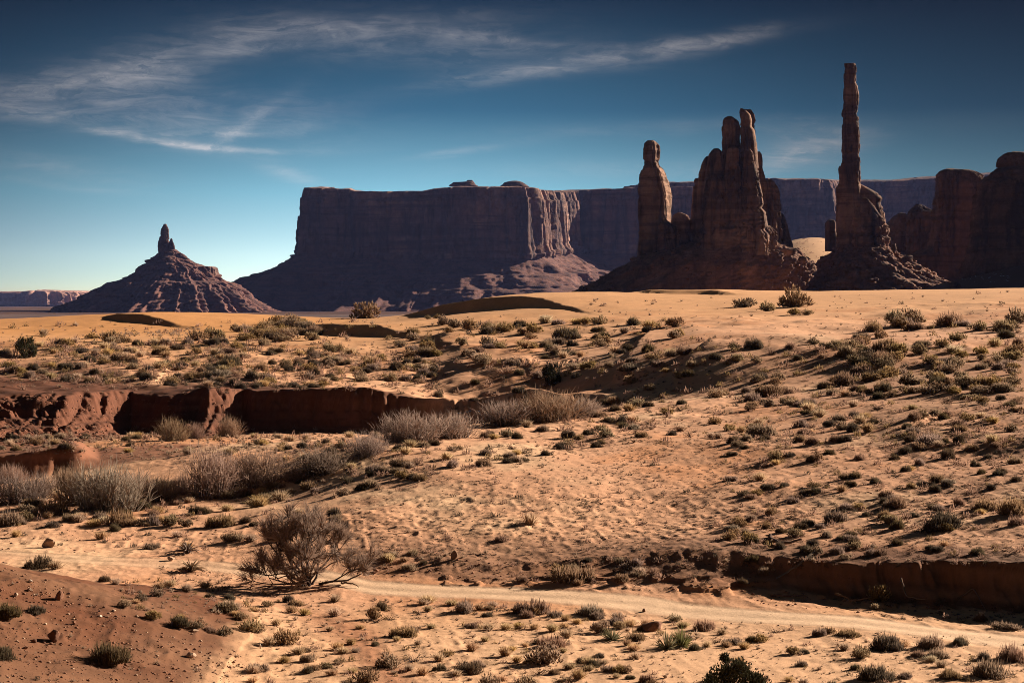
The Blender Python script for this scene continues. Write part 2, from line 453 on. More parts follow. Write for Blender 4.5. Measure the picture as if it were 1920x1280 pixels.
def far_ground(px, D):
    x = (px - 960) / F * D
    z = -5.0 + 12 * sstep(850, 1250, px) * (1 - sstep(1900, 2500, D))
    z = z + 62 * np.exp(-((px - 1520) / 190) ** 2) * sstep(1180, 1750, D) * (1 - sstep(1950, 2500, D))
    z = z + lerp([1600, 1750, 1920, 2700], [0, 13, 25, 28], px) * sstep(930, 1090, D) * (1 - sstep(1700, 2300, D))
    z = z + 1.5 * fbm(x / 60, D / 60, s=61, o=4) * sstep(500, 800, D)
    return z - 0.8 * sstep(2300, 2600, D)

def ground(px, D, want=False):
    px = np.asarray(px, float); D = np.asarray(D, float)
    px, D = np.broadcast_arrays(px, D)
    x = (px - 960) / F * D
    zA, zB, zC, tA, tB, tC = banks(px, D)
    z = tps(px, D) + zA + zB + zC
    mo = mound(px, D)
    z = z + mo
    far = sstep(365, 520, D)
    rd = ridges(px, D)
    z = z + rd
    # road / dry wash bed
    rb = road_line(px) + 0.15 * fbm(x / 3, D / 6, s=33, o=3)
    inroad = sstep(-3.0, -2.3, D - rb) * (1 - sstep(-0.5, -0.05, D - rb)) * (1 - sstep(70, 74, D) * 0.4)
    rough = 1 - 0.85 * inroad
    smooth_sand = sstep(225, 300, D)
    rough = rough * (1 - 0.75 * smooth_sand)
    # hummocks, clods, rills
    rough = rough * (0.45 + 0.9 * np.clip(0.5 + 1.1 * fbm(x / 13, D / 16, s=74, o=3), 0, 1))
    z = z + 0.34 * fbm(x / 7, D / 9, s=71, o=3) * np.maximum(rough, .25) * sstep(66, 90, D)
    z = z + 0.10 * ridged(x / 2.6 - 0.25 * D, D / 5, s=75, o=3) * (mo > .15)
    z = z + 0.06 * fbm(x / 1.6 + .6 * fbm(x / 3, D / 3, s=76, o=2), D / 4.6, s=72, o=5, g=.6) * rough
    z = z + 0.035 * ridged(x / 0.55 + 0.2 * D, D / 0.9, s=73, o=2) * rough * sstep(45, 50, D) * (1 - sstep(120, 170, D))
    tr = lerp([0, 1], [0, 1], (D - rb + 3.0) / 2.6)
    z = z - 0.012 * inroad * (np.cos(tr * 2 * np.pi * 2) * 0.5 + 0.5)
    # fallen clods at the foot of the banks
    foot = np.exp(-((tA + 0.05) / 0.22) ** 2) * (bankA_h(px) > 1) * (1 - sstep(800, 850, px)) + 0.6 * np.exp(-((tC + 0.1) / 0.3) ** 2) * (bankC_h(px) > .2)
    cv, _ = cells(x / 0.55, D / 0.7, 0 * x, s=19)
    z = z + 0.22 * foot * np.maximum(cv - 0.45, 0) / .55
    z = z * (1 - far) + far_ground(px, D) * far
    if not want: return z
    return z, dict(z=z, x=x, zA=zA, zB=zB, zC=zC, tA=tA, tB=tB, tC=tC, mo=mo, rd=rd, inroad=inroad, far=far, rb=rb)

# rows: dense where banks stand
def _rows():
    D = 4.0; out = []
    while D < 2600:
        out.append(D)
        if D < 44: st = 0.02 * D
        elif 56.5 < D < 80: st = 0.055 + (D - 56) * 0.001
        elif 110 < D < 121: st = 0.16
        elif 138 < D < 176: st = 0.15
        elif D < 400: st = 0.0026 * D
        else: st = 0.008 * D
        D += st
    return np.array(out)
ROWS = _rows()
COLS = np.concatenate([np.arange(-640, -40, 12.0), np.arange(-40, 1960, 3.0), np.arange(1960, 2580, 12.0)])
GPX, GD = np.meshgrid(COLS, ROWS)
GZ, GI = ground(GPX, GD, True)
_P = np.stack([GI['x'], GD, GZ], -1)
ground_me = grid_mesh('ground', _P)

# soil colours: dune sand, pinkish slope sand, red mudstone, pale wash bed, dark scrub plain
def soil(px, D, I):
    x = I['x']
    n1 = fbm(x / 9, D / 11, s=81, o=4); n2 = fbm(x / 2.3, D / 3, s=82, o=3); n3 = fbm(x / 30, D / 40, s=83, o=3)
    dune = np.array([0.61, 0.318, 0.15]); slope = np.array([0.60, 0.316, 0.18]); red = np.array([0.135, 0.051, 0.028])
    pale = np.array([0.66, 0.45, 0.27]); scrub = np.array([0.115, 0.07, 0.06]); ora = np.array([0.46, 0.185, 0.07])
    w = lambda m: np.clip(m, 0, 1)[..., None]
    c = slope * np.ones(px.shape + (1,))
    c = c + (dune - c) * w(sstep(190, 270, D))
    left_dune = sstep(250, 300, D) * (1 - sstep(560, 760, px)); c = c + (np.array([0.55, 0.25, 0.085]) - c) * w(left_dune * 0.8)
    c = c + (pale - c) * w(sstep(0.1, 0.55, n1 + 0.2 * n2) * 0.55 * (1 - sstep(150, 220, D)))
    c = c + (ora - c) * w(sstep(0.05, 0.5, -n1 + 0.3 * n2) * 0.6 * (1 - sstep(230, 300, D)))
    # foreground flat: pale crust with rusty patches and a rust coloured rut leading to the left corner
    fg = 1 - sstep(60, 66, D)
    c = c + (np.array([0.60, 0.37, 0.21]) - c) * w(fg * 0.6)
    rut = np.exp(-((px - 620 + (D - 60) * 12 + 90 * n1) / 55) ** 2) * fg
    c = c + (np.array([0.30, 0.115, 0.055]) - c) * w(rut * 0.75)
    # road bed
    c = c + (np.array([0.70, 0.47, 0.30]) - c) * w(I['inroad'] * lerp([0, 350, 700], [0.5, 0.75, 0.9], px))
    tr = (D - I['rb'] + 2.75) / 2.5
    wear = np.exp(-((tr - 0.5) / 0.10) ** 2) * 0.20 + (np.exp(-((tr - 0.02) / 0.07) ** 2) + np.exp(-((tr - 0.98) / 0.07) ** 2)) * 0.30
    c = c * (1 - wear * np.clip(0.7 + 0.8 * n2, 0, 1) * sstep(-200, 0, px))[..., None]
    # red rock and its debris
    apron = sstep(-0.9, 0.0, I['tA'] + 0.25 * n1) * (1 - sstep(2.0, 5.5, I['tA'] + 1.5 * n1)) * (bankA_h(px) > .3)
    c = c + (red - c) * w(apron * lerp([0, 400, 760, 830], [1, 1, 0.9, 0], px))
    shelf = sstep(-0.6, 0.2, I['tB']) * (1 - sstep(126, 138, D + 6 * n1)) * (1 - sstep(330, 470, px + 60 * n1))
    c = c + (red * 1.35 - c) * w(shelf * 0.9)
    mo = sstep(0.05, 0.35, I['mo'] + 0.1 * n2)
    c = c + (np.array([0.10, 0.031, 0.0125]) - c) * w(mo * (0.88 + .12 * n2))
    cb = sstep(-0.3, 0.1, I['tC'] + 0.2 * n2) * (1 - sstep(1.2, 3.5, I['tC'] + n1)) * sstep(600, 800, px) * lerp([600, 1300, 1600], [0.6, 0.75, 0.95], px)
    c = c + (np.array([0.115, 0.05, 0.028]) - c) * w(cb * 0.85)
    # right hand slope: rustier, plus edge vignette darkening painted into the soil
    rs = sstep(1250, 1800, px + 200 * n3) * sstep(70, 85, D) * (1 - sstep(150, 190, D)) * (0.55 + 0.45 * n1)
    c = c + (np.array([0.32, 0.14, 0.066]) - c) * w(rs * 0.85)
    fl = sstep(1300, 1100, px) * I['far']
    c = c + (scrub * (1 + 0.35 * fbm(x / 40, D / 90, s=84, o=4))[..., None] - c) * w(fl)
    snd = sstep(1100, 1300, px) * I['far']
    c = c + (np.array([0.50, 0.29, 0.16]) - c) * w(snd)
    rk = sstep(1640, 1720, px) * sstep(430, 520, D)
    c = c + (np.array([0.19, 0.10, 0.065]) - c) * w(rk)
    # bedded mudstone where the banks are cut
    band = fbm(I['z'] * 4.2 + 0.25 * n1, x / 14, s=85, o=3)
    for tt, hh in (('tA', bankA_h(px) * (1 - sstep(800, 850, px))), ('tB', bankB_h(px)), ('tC', bankC_h(px))):
        fm = sstep(0.02, 0.15, I[tt]) * (1 - sstep(0.95, 1.1, I[tt])) * np.clip(hh / .6, 0, 1)
        c = c * (1 + fm * 0.55 * band)[..., None]
    c = c * (1 + 0.10 * n2 + 0.06 * n3)[..., None]
    return np.clip(c, 0.01, 0.9)
vcol(ground_me, 'soil', soil(GPX, GD, GI).reshape(-1, 3))

def ground_material():
    m = bpy.data.materials.new('desert_soil'); m.use_nodes = True
    N = NT(m.node_tree); b = m.node_tree.nodes['Principled BSDF']
    at = N.n('ShaderNodeAttribute', attribute_name='soil')
    geo = N.n('ShaderNodeNewGeometry'); pos = geo.outputs['Position']
    n1 = N.noise(pos, 1.7, 8, 0.65); n2 = N.noise(pos, 11.0, 5, 0.7); n3 = N.noise(pos, 0.22, 5, 0.6)
    v = N.m('ADD', N.m('ADD', N.m('MULTIPLY', n1, 0.75), N.m('MULTIPLY', n2, 0.55)), N.m('MULTIPLY', n3, 0.35))
    v = N.mapr(v, 0.45, 1.2, 0.66, 1.22, False)
    sc_ = N.n('ShaderNodeVectorMath', operation='SCALE'); N.link(at.outputs['Color'], sc_.inputs[0]); N.link(v, sc_.inputs['Scale'])
    # scattered dark gravel and dry litter
    vo = N.n('ShaderNodeTexVoronoi', feature='F1'); N.link(pos, vo.inputs['Vector']); vo.inputs['Scale'].default_value = 5.0
    grav = N.m('MULTIPLY', N.mapr(vo.outputs['Distance'], 0.10, 0.22, 1.0, 0.0), N.mapr(n1, 0.5, 0.62))
    colr = N.mix(N.m('MULTIPLY', grav, 0.55), sc_.outputs[0], (0.12, 0.06, 0.035))
    N.link(colr, b.inputs['Base Color'])
    b.inputs['Roughness'].default_value = 0.95
    b.inputs['Specular IOR Level'].default_value = 0.1
    bump = N.n('ShaderNodeBump'); bump.inputs['Distance'].default_value = 0.10; bump.inputs['Strength'].default_value = 0.36
    # wind ripples fade into lumpy soil
    hgt = N.m('ADD', N.m('ADD', N.m('MULTIPLY', n1, 0.8), N.m('MULTIPLY', n2, 0.35)), N.m('MULTIPLY', grav, 0.25))
    N.link(hgt, bump.inputs['Height'])
    N.link(bump.outputs[0], b.inputs['Normal'])
    return m
MAT_GROUND = ground_material()
tag(link('ground', ground_me, MAT_GROUND), kind='structure')

# the wide plain that carries on to the horizon all round
_r = np.concatenate([[0.0], np.geomspace(300, 40000, 60)]); _a = np.linspace(0, 2 * np.pi, 181)[:-1]
_pl = np.stack([_r[:, None] * np.cos(_a), _r[:, None] * np.sin(_a), np.full((61, 180), -6.5)], -1)
plain_me = grid_mesh('desert_plain', _pl, closed=True, flip=True)
def plain_material():
    m = bpy.data.materials.new('scrub_plain'); m.use_nodes = True
    N = NT(m.node_tree); b = m.node_tree.nodes['Principled BSDF']
    geo = N.n('ShaderNodeNewGeometry'); pos = geo.outputs['Position']
    mp = N.n('ShaderNodeMapping'); N.link(pos, mp.inputs[0]); mp.inputs['Scale'].default_value = (1, 0.25, 1)
    n1 = N.noise(mp.outputs[0], 0.012, 6, 0.6); n2 = N.noise(pos, 0.09, 3, 0.7)
    c = N.mix(N.mapr(n1, 0.35, 0.68), (0.085, 0.055, 0.052), (0.17, 0.095, 0.07))
    c = N.mix(N.mapr(n2, 0.5, 0.62, 0, 0.6), c, (0.06, 0.055, 0.045))
    N.link(c, b.inputs['Base Color']); b.inputs['Roughness'].default_value = 1.0; b.inputs['Specular IOR Level'].default_value = 0.0
    return m
tag(link('desert_plain', plain_me, plain_material()), kind='structure')

# ------------------------------------------------------------------ where does a photo pixel meet the ground?
_GPY = HZ + F * (CZ - GZ) / GD
_k0 = int(np.searchsorted(ROWS, 38)); _k1 = int(np.searchsorted(ROWS, 2000))
def at(px, py):
    """world point of the first ground seen along that bearing at that height"""
    j = np.clip(np.interp(px, COLS, np.arange(len(COLS))), 0, len(COLS) - 1.001); j0 = int(j); fr = j - j0
    colp = _GPY[_k0:_k1, j0] * (1 - fr) + _GPY[_k0:_k1, j0 + 1] * fr
    hit = np.nonzero(colp <= py)[0]
    if not len(hit): return None
    i = hit[0]
    if i == 0: D = ROWS[_k0]
    else:
        a, b_ = colp[i - 1], colp[i]; t = (a - py) / max(a - b_, 1e-6)
        D = ROWS[_k0 + i - 1] + t * (ROWS[_k0 + i] - ROWS[_k0 + i - 1])
    zc = GZ[:, j0] * (1 - fr) + GZ[:, j0 + 1] * fr
    return np.array([(px - 960) / F * D, D, np.interp(D, ROWS, zc)])
# ------------------------------------------------------------------ rock materials
def rock_material(name, base, light, dark, scale=1.0, strata=0.25, bump=1.2, vs=1.0):
    m = bpy.data.materials.new(name); m.use_nodes = True
    N = NT(m.node_tree); b = m.node_tree.nodes['Principled BSDF']
    geo = N.n('ShaderNodeNewGeometry'); pos = geo.outputs['Position']
    mpv = N.n('ShaderNodeMapping'); N.link(pos, mpv.inputs[0]); mpv.inputs['Scale'].default_value = (0.09 * scale * vs, 0.09 * scale * vs, 0.012 * scale)
    mph = N.n('ShaderNodeMapping'); N.link(pos, mph.inputs[0]); mph.inputs['Scale'].default_value = (0.012 * scale, 0.012 * scale, 0.25 * scale)
    streak = N.noise(mpv.outputs[0], 1.0, 6, 0.62, 0.3)
    bed = N.noise(mph.outputs[0], 1.0, 5, 0.6, 0.2)
    grain = N.noise(pos, 0.35 * scale, 8, 0.68)
    big = N.noise(pos, 0.03 * scale, 4, 0.55)
    c = N.mix(N.mapr(streak, 0.42, 0.66), base, dark)
    c = N.mix(N.mapr(big, 0.48, 0.68, 0, 0.7), c, light)
    c = N.mix(N.m('MULTIPLY', N.mapr(bed, 0.45, 0.62), strata), c, dark)
    sc_ = N.n('ShaderNodeVectorMath', operation='SCALE'); N.link(c, sc_.inputs[0])
    N.link(N.mapr(grain, 0.3, 0.7, 0.72, 1.2, False), sc_.inputs['Scale'])
    N.link(sc_.outputs[0], b.inputs['Base Color'])
    b.inputs['Roughness'].default_value = 0.95; b.inputs['Specular IOR Level'].default_value = 0.1
    bp = N.n('ShaderNodeBump'); bp.inputs['Distance'].default_value = bump / scale; bp.inputs['Strength'].default_value = 0.7
    N.link(N.m('ADD', N.m('ADD', grain, N.m('MULTIPLY', streak, 0.7)), N.m('MULTIPLY', bed, 0.5)), bp.inputs['Height'])
    N.link(bp.outputs[0], b.inputs['Normal'])
    return m
MAT_SPIRE = rock_material('red_sandstone', (0.21, 0.115, 0.078), (0.42, 0.245, 0.165), (0.042, 0.028, 0.024), 1.0, 0.5, 1.4, vs=2.4)
MAT_BUTTE = rock_material('dark_sandstone', (0.17, 0.09, 0.06), (0.26, 0.14, 0.09), (0.065, 0.04, 0.03), 1.0, 0.6, 1.2, vs=1.6)
MAT_MESA = rock_material('mesa_sandstone', (0.16, 0.085, 0.067), (0.42, 0.24, 0.18), (0.045, 0.028, 0.028), 0.35, 0.6, 1.6, vs=1.3)
MAT_TALUS = rock_material('talus_debris', (0.22, 0.11, 0.072), (0.33, 0.175, 0.12), (0.10, 0.055, 0.042), 2.2, 0.3, 1.6)
MAT_FARTALUS = rock_material('mesa_talus_debris', (0.16, 0.072, 0.056), (0.23, 0.11, 0.082), (0.075, 0.04, 0.037), 0.8, 0.5, 1.6)
MAT_FARROCK = rock_material('far_pink_rock', (0.36, 0.20, 0.15), (0.44, 0.26, 0.2), (0.2, 0.11, 0.09), 0.3, 0.3, 1.0)

# ------------------------------------------------------------------ lofted columns from their outline: levels = (photo row, left, right)
def column_mesh(name, levels, D, depth=0.8, n=2.8, nth=130, dz=None, seed=0, rough=1.0, cracks=9, beds=10, blocks=0.0, maxdepth=1e9, talus=False, ribs=1.0, turn=0.0, back=0.0):
    L = np.array(sorted(levels), float)
    s = D / F
    top, bot = L[0, 0], L[-1, 0]
    nz = int(min(420, max(14, (bot - top) * s / (dz or 0.8))))
    ys = np.linspace(top, bot, nz)
    l = np.interp(ys, L[:, 0], L[:, 1]); r = np.interp(ys, L[:, 0], L[:, 2])
    z = CZ - (ys - HZ) * s
    cx = ((l + r) / 2 - 960) * s; hw = (r - l) / 2 * s
    hd = np.minimum(hw * depth, maxdepth)
    th = np.linspace(0, 2 * np.pi, nth + 1)[:-1]
    pass
    ex = 2.0 / n
    ux = np.sign(np.cos(th)) * np.abs(np.cos(th)) ** ex; uy = np.sign(np.sin(th)) * np.abs(np.sin(th)) ** ex
    if turn:
        tr_ = math.radians(turn); ux, uy = ux * math.cos(tr_) - uy * math.sin(tr_), ux * math.sin(tr_) + uy * math.cos(tr_)
        ux = ux / np.abs(ux).max(); uy = uy / np.abs(uy).max()
    TH, ZZ = np.meshgrid(th, z)
    W_ = hw.max()
    px3 = np.cos(TH) * hw[:, None]; py3 = np.sin(TH) * hd[:, None]
    rs = np.random.default_rng(seed + 100)
    R = np.ones_like(TH)
    if not talus:
        wl = np.maximum(hw[:, None], 2.5)
        sc_ = rough * float(np.clip(W_ / 11.0, 0.3, 1.0))          # metres of relief, less on thin columns
        disp = np.zeros_like(TH)
        for k in range(cracks):                            # deep vertical joints
            t0 = rs.uniform(0, 2 * np.pi); wm = rs.uniform(0.45, 1.3); dp = rs.uniform(1.5, 4.5)
            z0 = rs.uniform(z[-1], z[0]); zl = (z[0] - z[-1]) * rs.uniform(0.2, 0.6)
            wob = t0 + (0.9 / wl) * vnoise(ZZ * 0.08, ZZ * 0 + k, s=seed + k) + (0.5 / wl) * vnoise(ZZ * 0.3, ZZ * 0 + k, s=seed + k + 60)
            dd = np.angle(np.exp(1j * (TH - wob))) * wl
            disp -= dp * np.exp(-(dd / wm) ** 2) * np.exp(-((ZZ - z0) / zl) ** 2)
        disp += 0.8 * fbm(np.cos(TH) * 2.6 + seed, np.sin(TH) * 2.6, ZZ * 0.025, s=seed + 3, o=4)
        for k in range(beds):                              # bedding notches
            z0 = rs.uniform(z[-1], z[0]); wz = rs.uniform(0.35, 0.9); dp = rs.uniform(0.6, 2.2)
            am = np.clip(0.45 + fbm(np.cos(TH) * 1.5, np.sin(TH) * 1.5, z0 + 0 * TH, s=seed + 40 + k, o=2) * 1.6, 0, 1)
            disp -= dp * am * np.exp(-((ZZ - z0 - 0.8 * np.sin(TH + k)) / wz) ** 2)
        cs = 7.0                                           # tall joint blocks, then smaller ones
        cv, ce = cells(px3 / cs + 50 + seed, py3 / cs, ZZ / (cs * 6.0), s=seed + 5)
        disp += (3.4 + 1.4 * blocks) * (cv - 0.5) - 0.7 * (ce < 0.07)
        cv2, ce2 = cells(px3 / 2.6 + 20 + seed, py3 / 2.6, ZZ / 6.0, s=seed + 6)
        disp += (1.2 + 1.1 * blocks) * (cv2 - 0.5) - 0.5 * (ce2 < 0.08)
        disp += 0.22 * fbm(px3 / 2.4, py3 / 2.4, ZZ / 2.4, s=seed + 7, o=3)
        disp = disp - 0.8 * disp.mean(1, keepdims=True)
        R = 1 + np.clip(disp * sc_ / wl, -0.45, 0.22)
    else:
        # debris cone: gullies that widen downwards, ledges, rubble
        hfrac = np.linspace(0, 1, nz)[:, None]
        sp = ridged(np.cos(TH) * 2.2 * ribs + seed, np.sin(TH) * 2.2 * ribs, ZZ * 0.004, s=seed + 3, o=4)
        R += 0.17 * rough * sp * (0.25 + hfrac)
        kk = D / 1150.0
        cv, ce = cells(px3 / (5 * kk) + 9, py3 / (5 * kk), ZZ / (3.5 * kk), s=seed + 5)
        R += kk * (cv - 0.5) * 3.0 / np.maximum(hw[:, None], 3) * rough
        R += kk * fbm(px3 / (6 * kk), py3 / (6 * kk), ZZ / (6 * kk), s=seed + 8, o=4) * 3.6 / np.maximum(hw[:, None], 3) * rough
    endf = np.clip(np.minimum(np.arange(nz), 6) / 6, 0.25, 1)[:, None]
    R = 1 + (R - 1) * endf
    XX = cx[:, None] + ux[None, :] * hw[:, None] * R
    YY = D + back + uy[None, :] * hd[:, None] * R
    P = np.stack([XX, YY, ZZ + 0 * XX], -1)
    # close the top with shrinking rings
    caps = []
    for k in range(5, 0, -1):
        f = 1 - (k / 5.0)
        f = f ** 0.7
        c = P[0].mean(0)
        q = c + (P[0] - c) * f
        q[:, 2] = z[0] + hw[0] * 0.10 * (1 - f * f) + 0.15 * vnoise(q[:, 0] / 1.5, q[:, 1] / 1.5, s=seed + 2)
        caps.append(q)
    P = np.concatenate([np.array(caps), P], 0)
    return grid_mesh(name, P, closed=True, smooth=False, flip=True)

def local(o, root):
    """hang a world-space mesh under a thing's Empty without moving it"""
    o.parent = root
    o.matrix_parent_inverse = root.matrix_basis.inverted() if False else Matrix.Translation(-Vector(root.location))
from mathutils import Matrix

def formation(name, label, cat, base_px, base_py, D, parts, group=None):
    s = D / F
    root = empty(name, ((base_px - 960) * s, D, CZ - (base_py - HZ) * s))
    tag(root, label, cat, group)
    for pn, mat, kw in parts:
        kw = dict(kw); Dp = kw.pop('D', D); lv = kw.pop('levels'); lab = kw.pop('label', None)
        o = link(pn, column_mesh(pn, lv, Dp, **kw), mat)
        if lab: o['label'] = lab
        local(o, root)
    return root

SP, TA, BU = MAT_SPIRE, MAT_TALUS, MAT_BUTTE
# needle: the tall thin totem
formation('rock_spire', 'tallest thinnest red sandstone needle, standing alone on a cone of rubble', 'rock spire', 1618, 560, 1200, [
    ('shaft', SP, dict(levels=[(120, 1582, 1605), (135, 1582, 1606), (150, 1582, 1604), (160, 1582, 1606), (175, 1581, 1609), (190, 1581, 1610), (211, 1580, 1606), (213, 1579, 1604), (222, 1580, 1609), (228, 1580, 1608), (240, 1579, 1612), (262, 1579, 1613), (285, 1578, 1613), (288, 1580, 1611), (312, 1578, 1614), (345, 1576, 1614), (400, 1571, 1618), (470, 1570, 1620)],
                       depth=0.95, n=3.6, turn=-14, nth=130, dz=0.5, seed=1, rough=0.6, cracks=7, beds=26, blocks=0.9)),
    ('shoulder', SP, dict(levels=[(345, 1606, 1617), (352, 1604, 1630), (362, 1603, 1645), (372, 1602, 1655), (380, 1602, 1650), (400, 1602, 1657), (412, 1600, 1661), (470, 1598, 1663)], depth=0.8, n=2.6, turn=-15, nth=130, dz=0.6, seed=2, rough=1.2, cracks=9, beds=14, blocks=0.9, back=4)),
    ('buttress', SP, dict(levels=[(312, 1572, 1580), (318, 1570, 1582), (334, 1572, 1583), (338, 1573, 1583), (346, 1570, 1586), (350, 1568, 1590), (412, 1566, 1596), (470, 1568, 1600)], depth=0.8, n=2.8, turn=-18, nth=90, dz=0.6, seed=3, rough=1.1, cracks=8, beds=10, blocks=0.6, back=-2)),
    ('ledge', SP, dict(levels=[(372, 1610, 1622), (384, 1606, 1632), (398, 1603, 1640), (410, 1600, 1650), (425, 1598, 1657), (430, 1597, 1660), (442, 1599, 1655), (446, 1597, 1661), (470, 1598, 1662)], depth=0.75, n=2.7, turn=-15, nth=130, dz=0.5, seed=4, rough=1.3, cracks=10, beds=16, blocks=1.1, back=-7)),
    ('outcrop', SP, dict(levels=[(411, 1558, 1570), (416, 1554, 1573), (440, 1553, 1574), (470, 1552, 1576)], depth=0.9, n=3, nth=70, dz=0.6, seed=5, rough=0.9, cracks=4, beds=4, back=12)),
    ('debris_cone', TA, dict(levels=[(459, 1582, 1656), (466, 1570, 1668), (480, 1553, 1690), (500, 1533, 1716), (520, 1513, 1745), (540, 1493, 1786), (565, 1468, 1830), (590, 1440, 1870)], depth=1.05, ribs=1.7, n=2.05, nth=320, dz=0.45, seed=6, talus=True, rough=1.0)),
])
# spire with the square head, left end of the ridge
formation('rock_spire', 'stout red spire with a square head, at the left end of the spire ridge', 'rock spire', 1229, 480, 1165, [
    ('pillar', SP, dict(levels=[(264, 1213, 1227), (267, 1209, 1231), (272, 1205, 1234), (282, 1203, 1235), (299, 1204, 1234), (302, 1207, 1232), (309, 1206, 1233), (316, 1202, 1239), (325, 1200, 1245), (335, 1199, 1249), (345, 1199, 1253), (355, 1198, 1257), (368, 1198, 1260), (400, 1198, 1259), (430, 1199, 1259), (490, 1197, 1262)],
                        depth=0.95, n=4.4, turn=-27, nth=190, dz=0.5, seed=11, rough=0.7, cracks=5, beds=12, blocks=0.35)),
    ('block', SP, dict(levels=[(400, 1268, 1278), (404, 1262, 1288), (412, 1260, 1290), (425, 1259, 1293), (450, 1258, 1296), (490, 1250, 1305)], depth=0.9, n=3.6, turn=-22, nth=100, dz=0.6, seed=12, rough=1.0, cracks=6, beds=7, blocks=0.8, back=-6)),
    ('block', SP, dict(levels=[(416, 1240, 1248), (421, 1232, 1254), (430, 1229, 1262), (450, 1226, 1270), (490, 1215, 1280)], depth=0.9, n=2.8, nth=90, dz=0.6, seed=13, rough=1.0, cracks=6, beds=7, blocks=0.8, back=-16)),
])
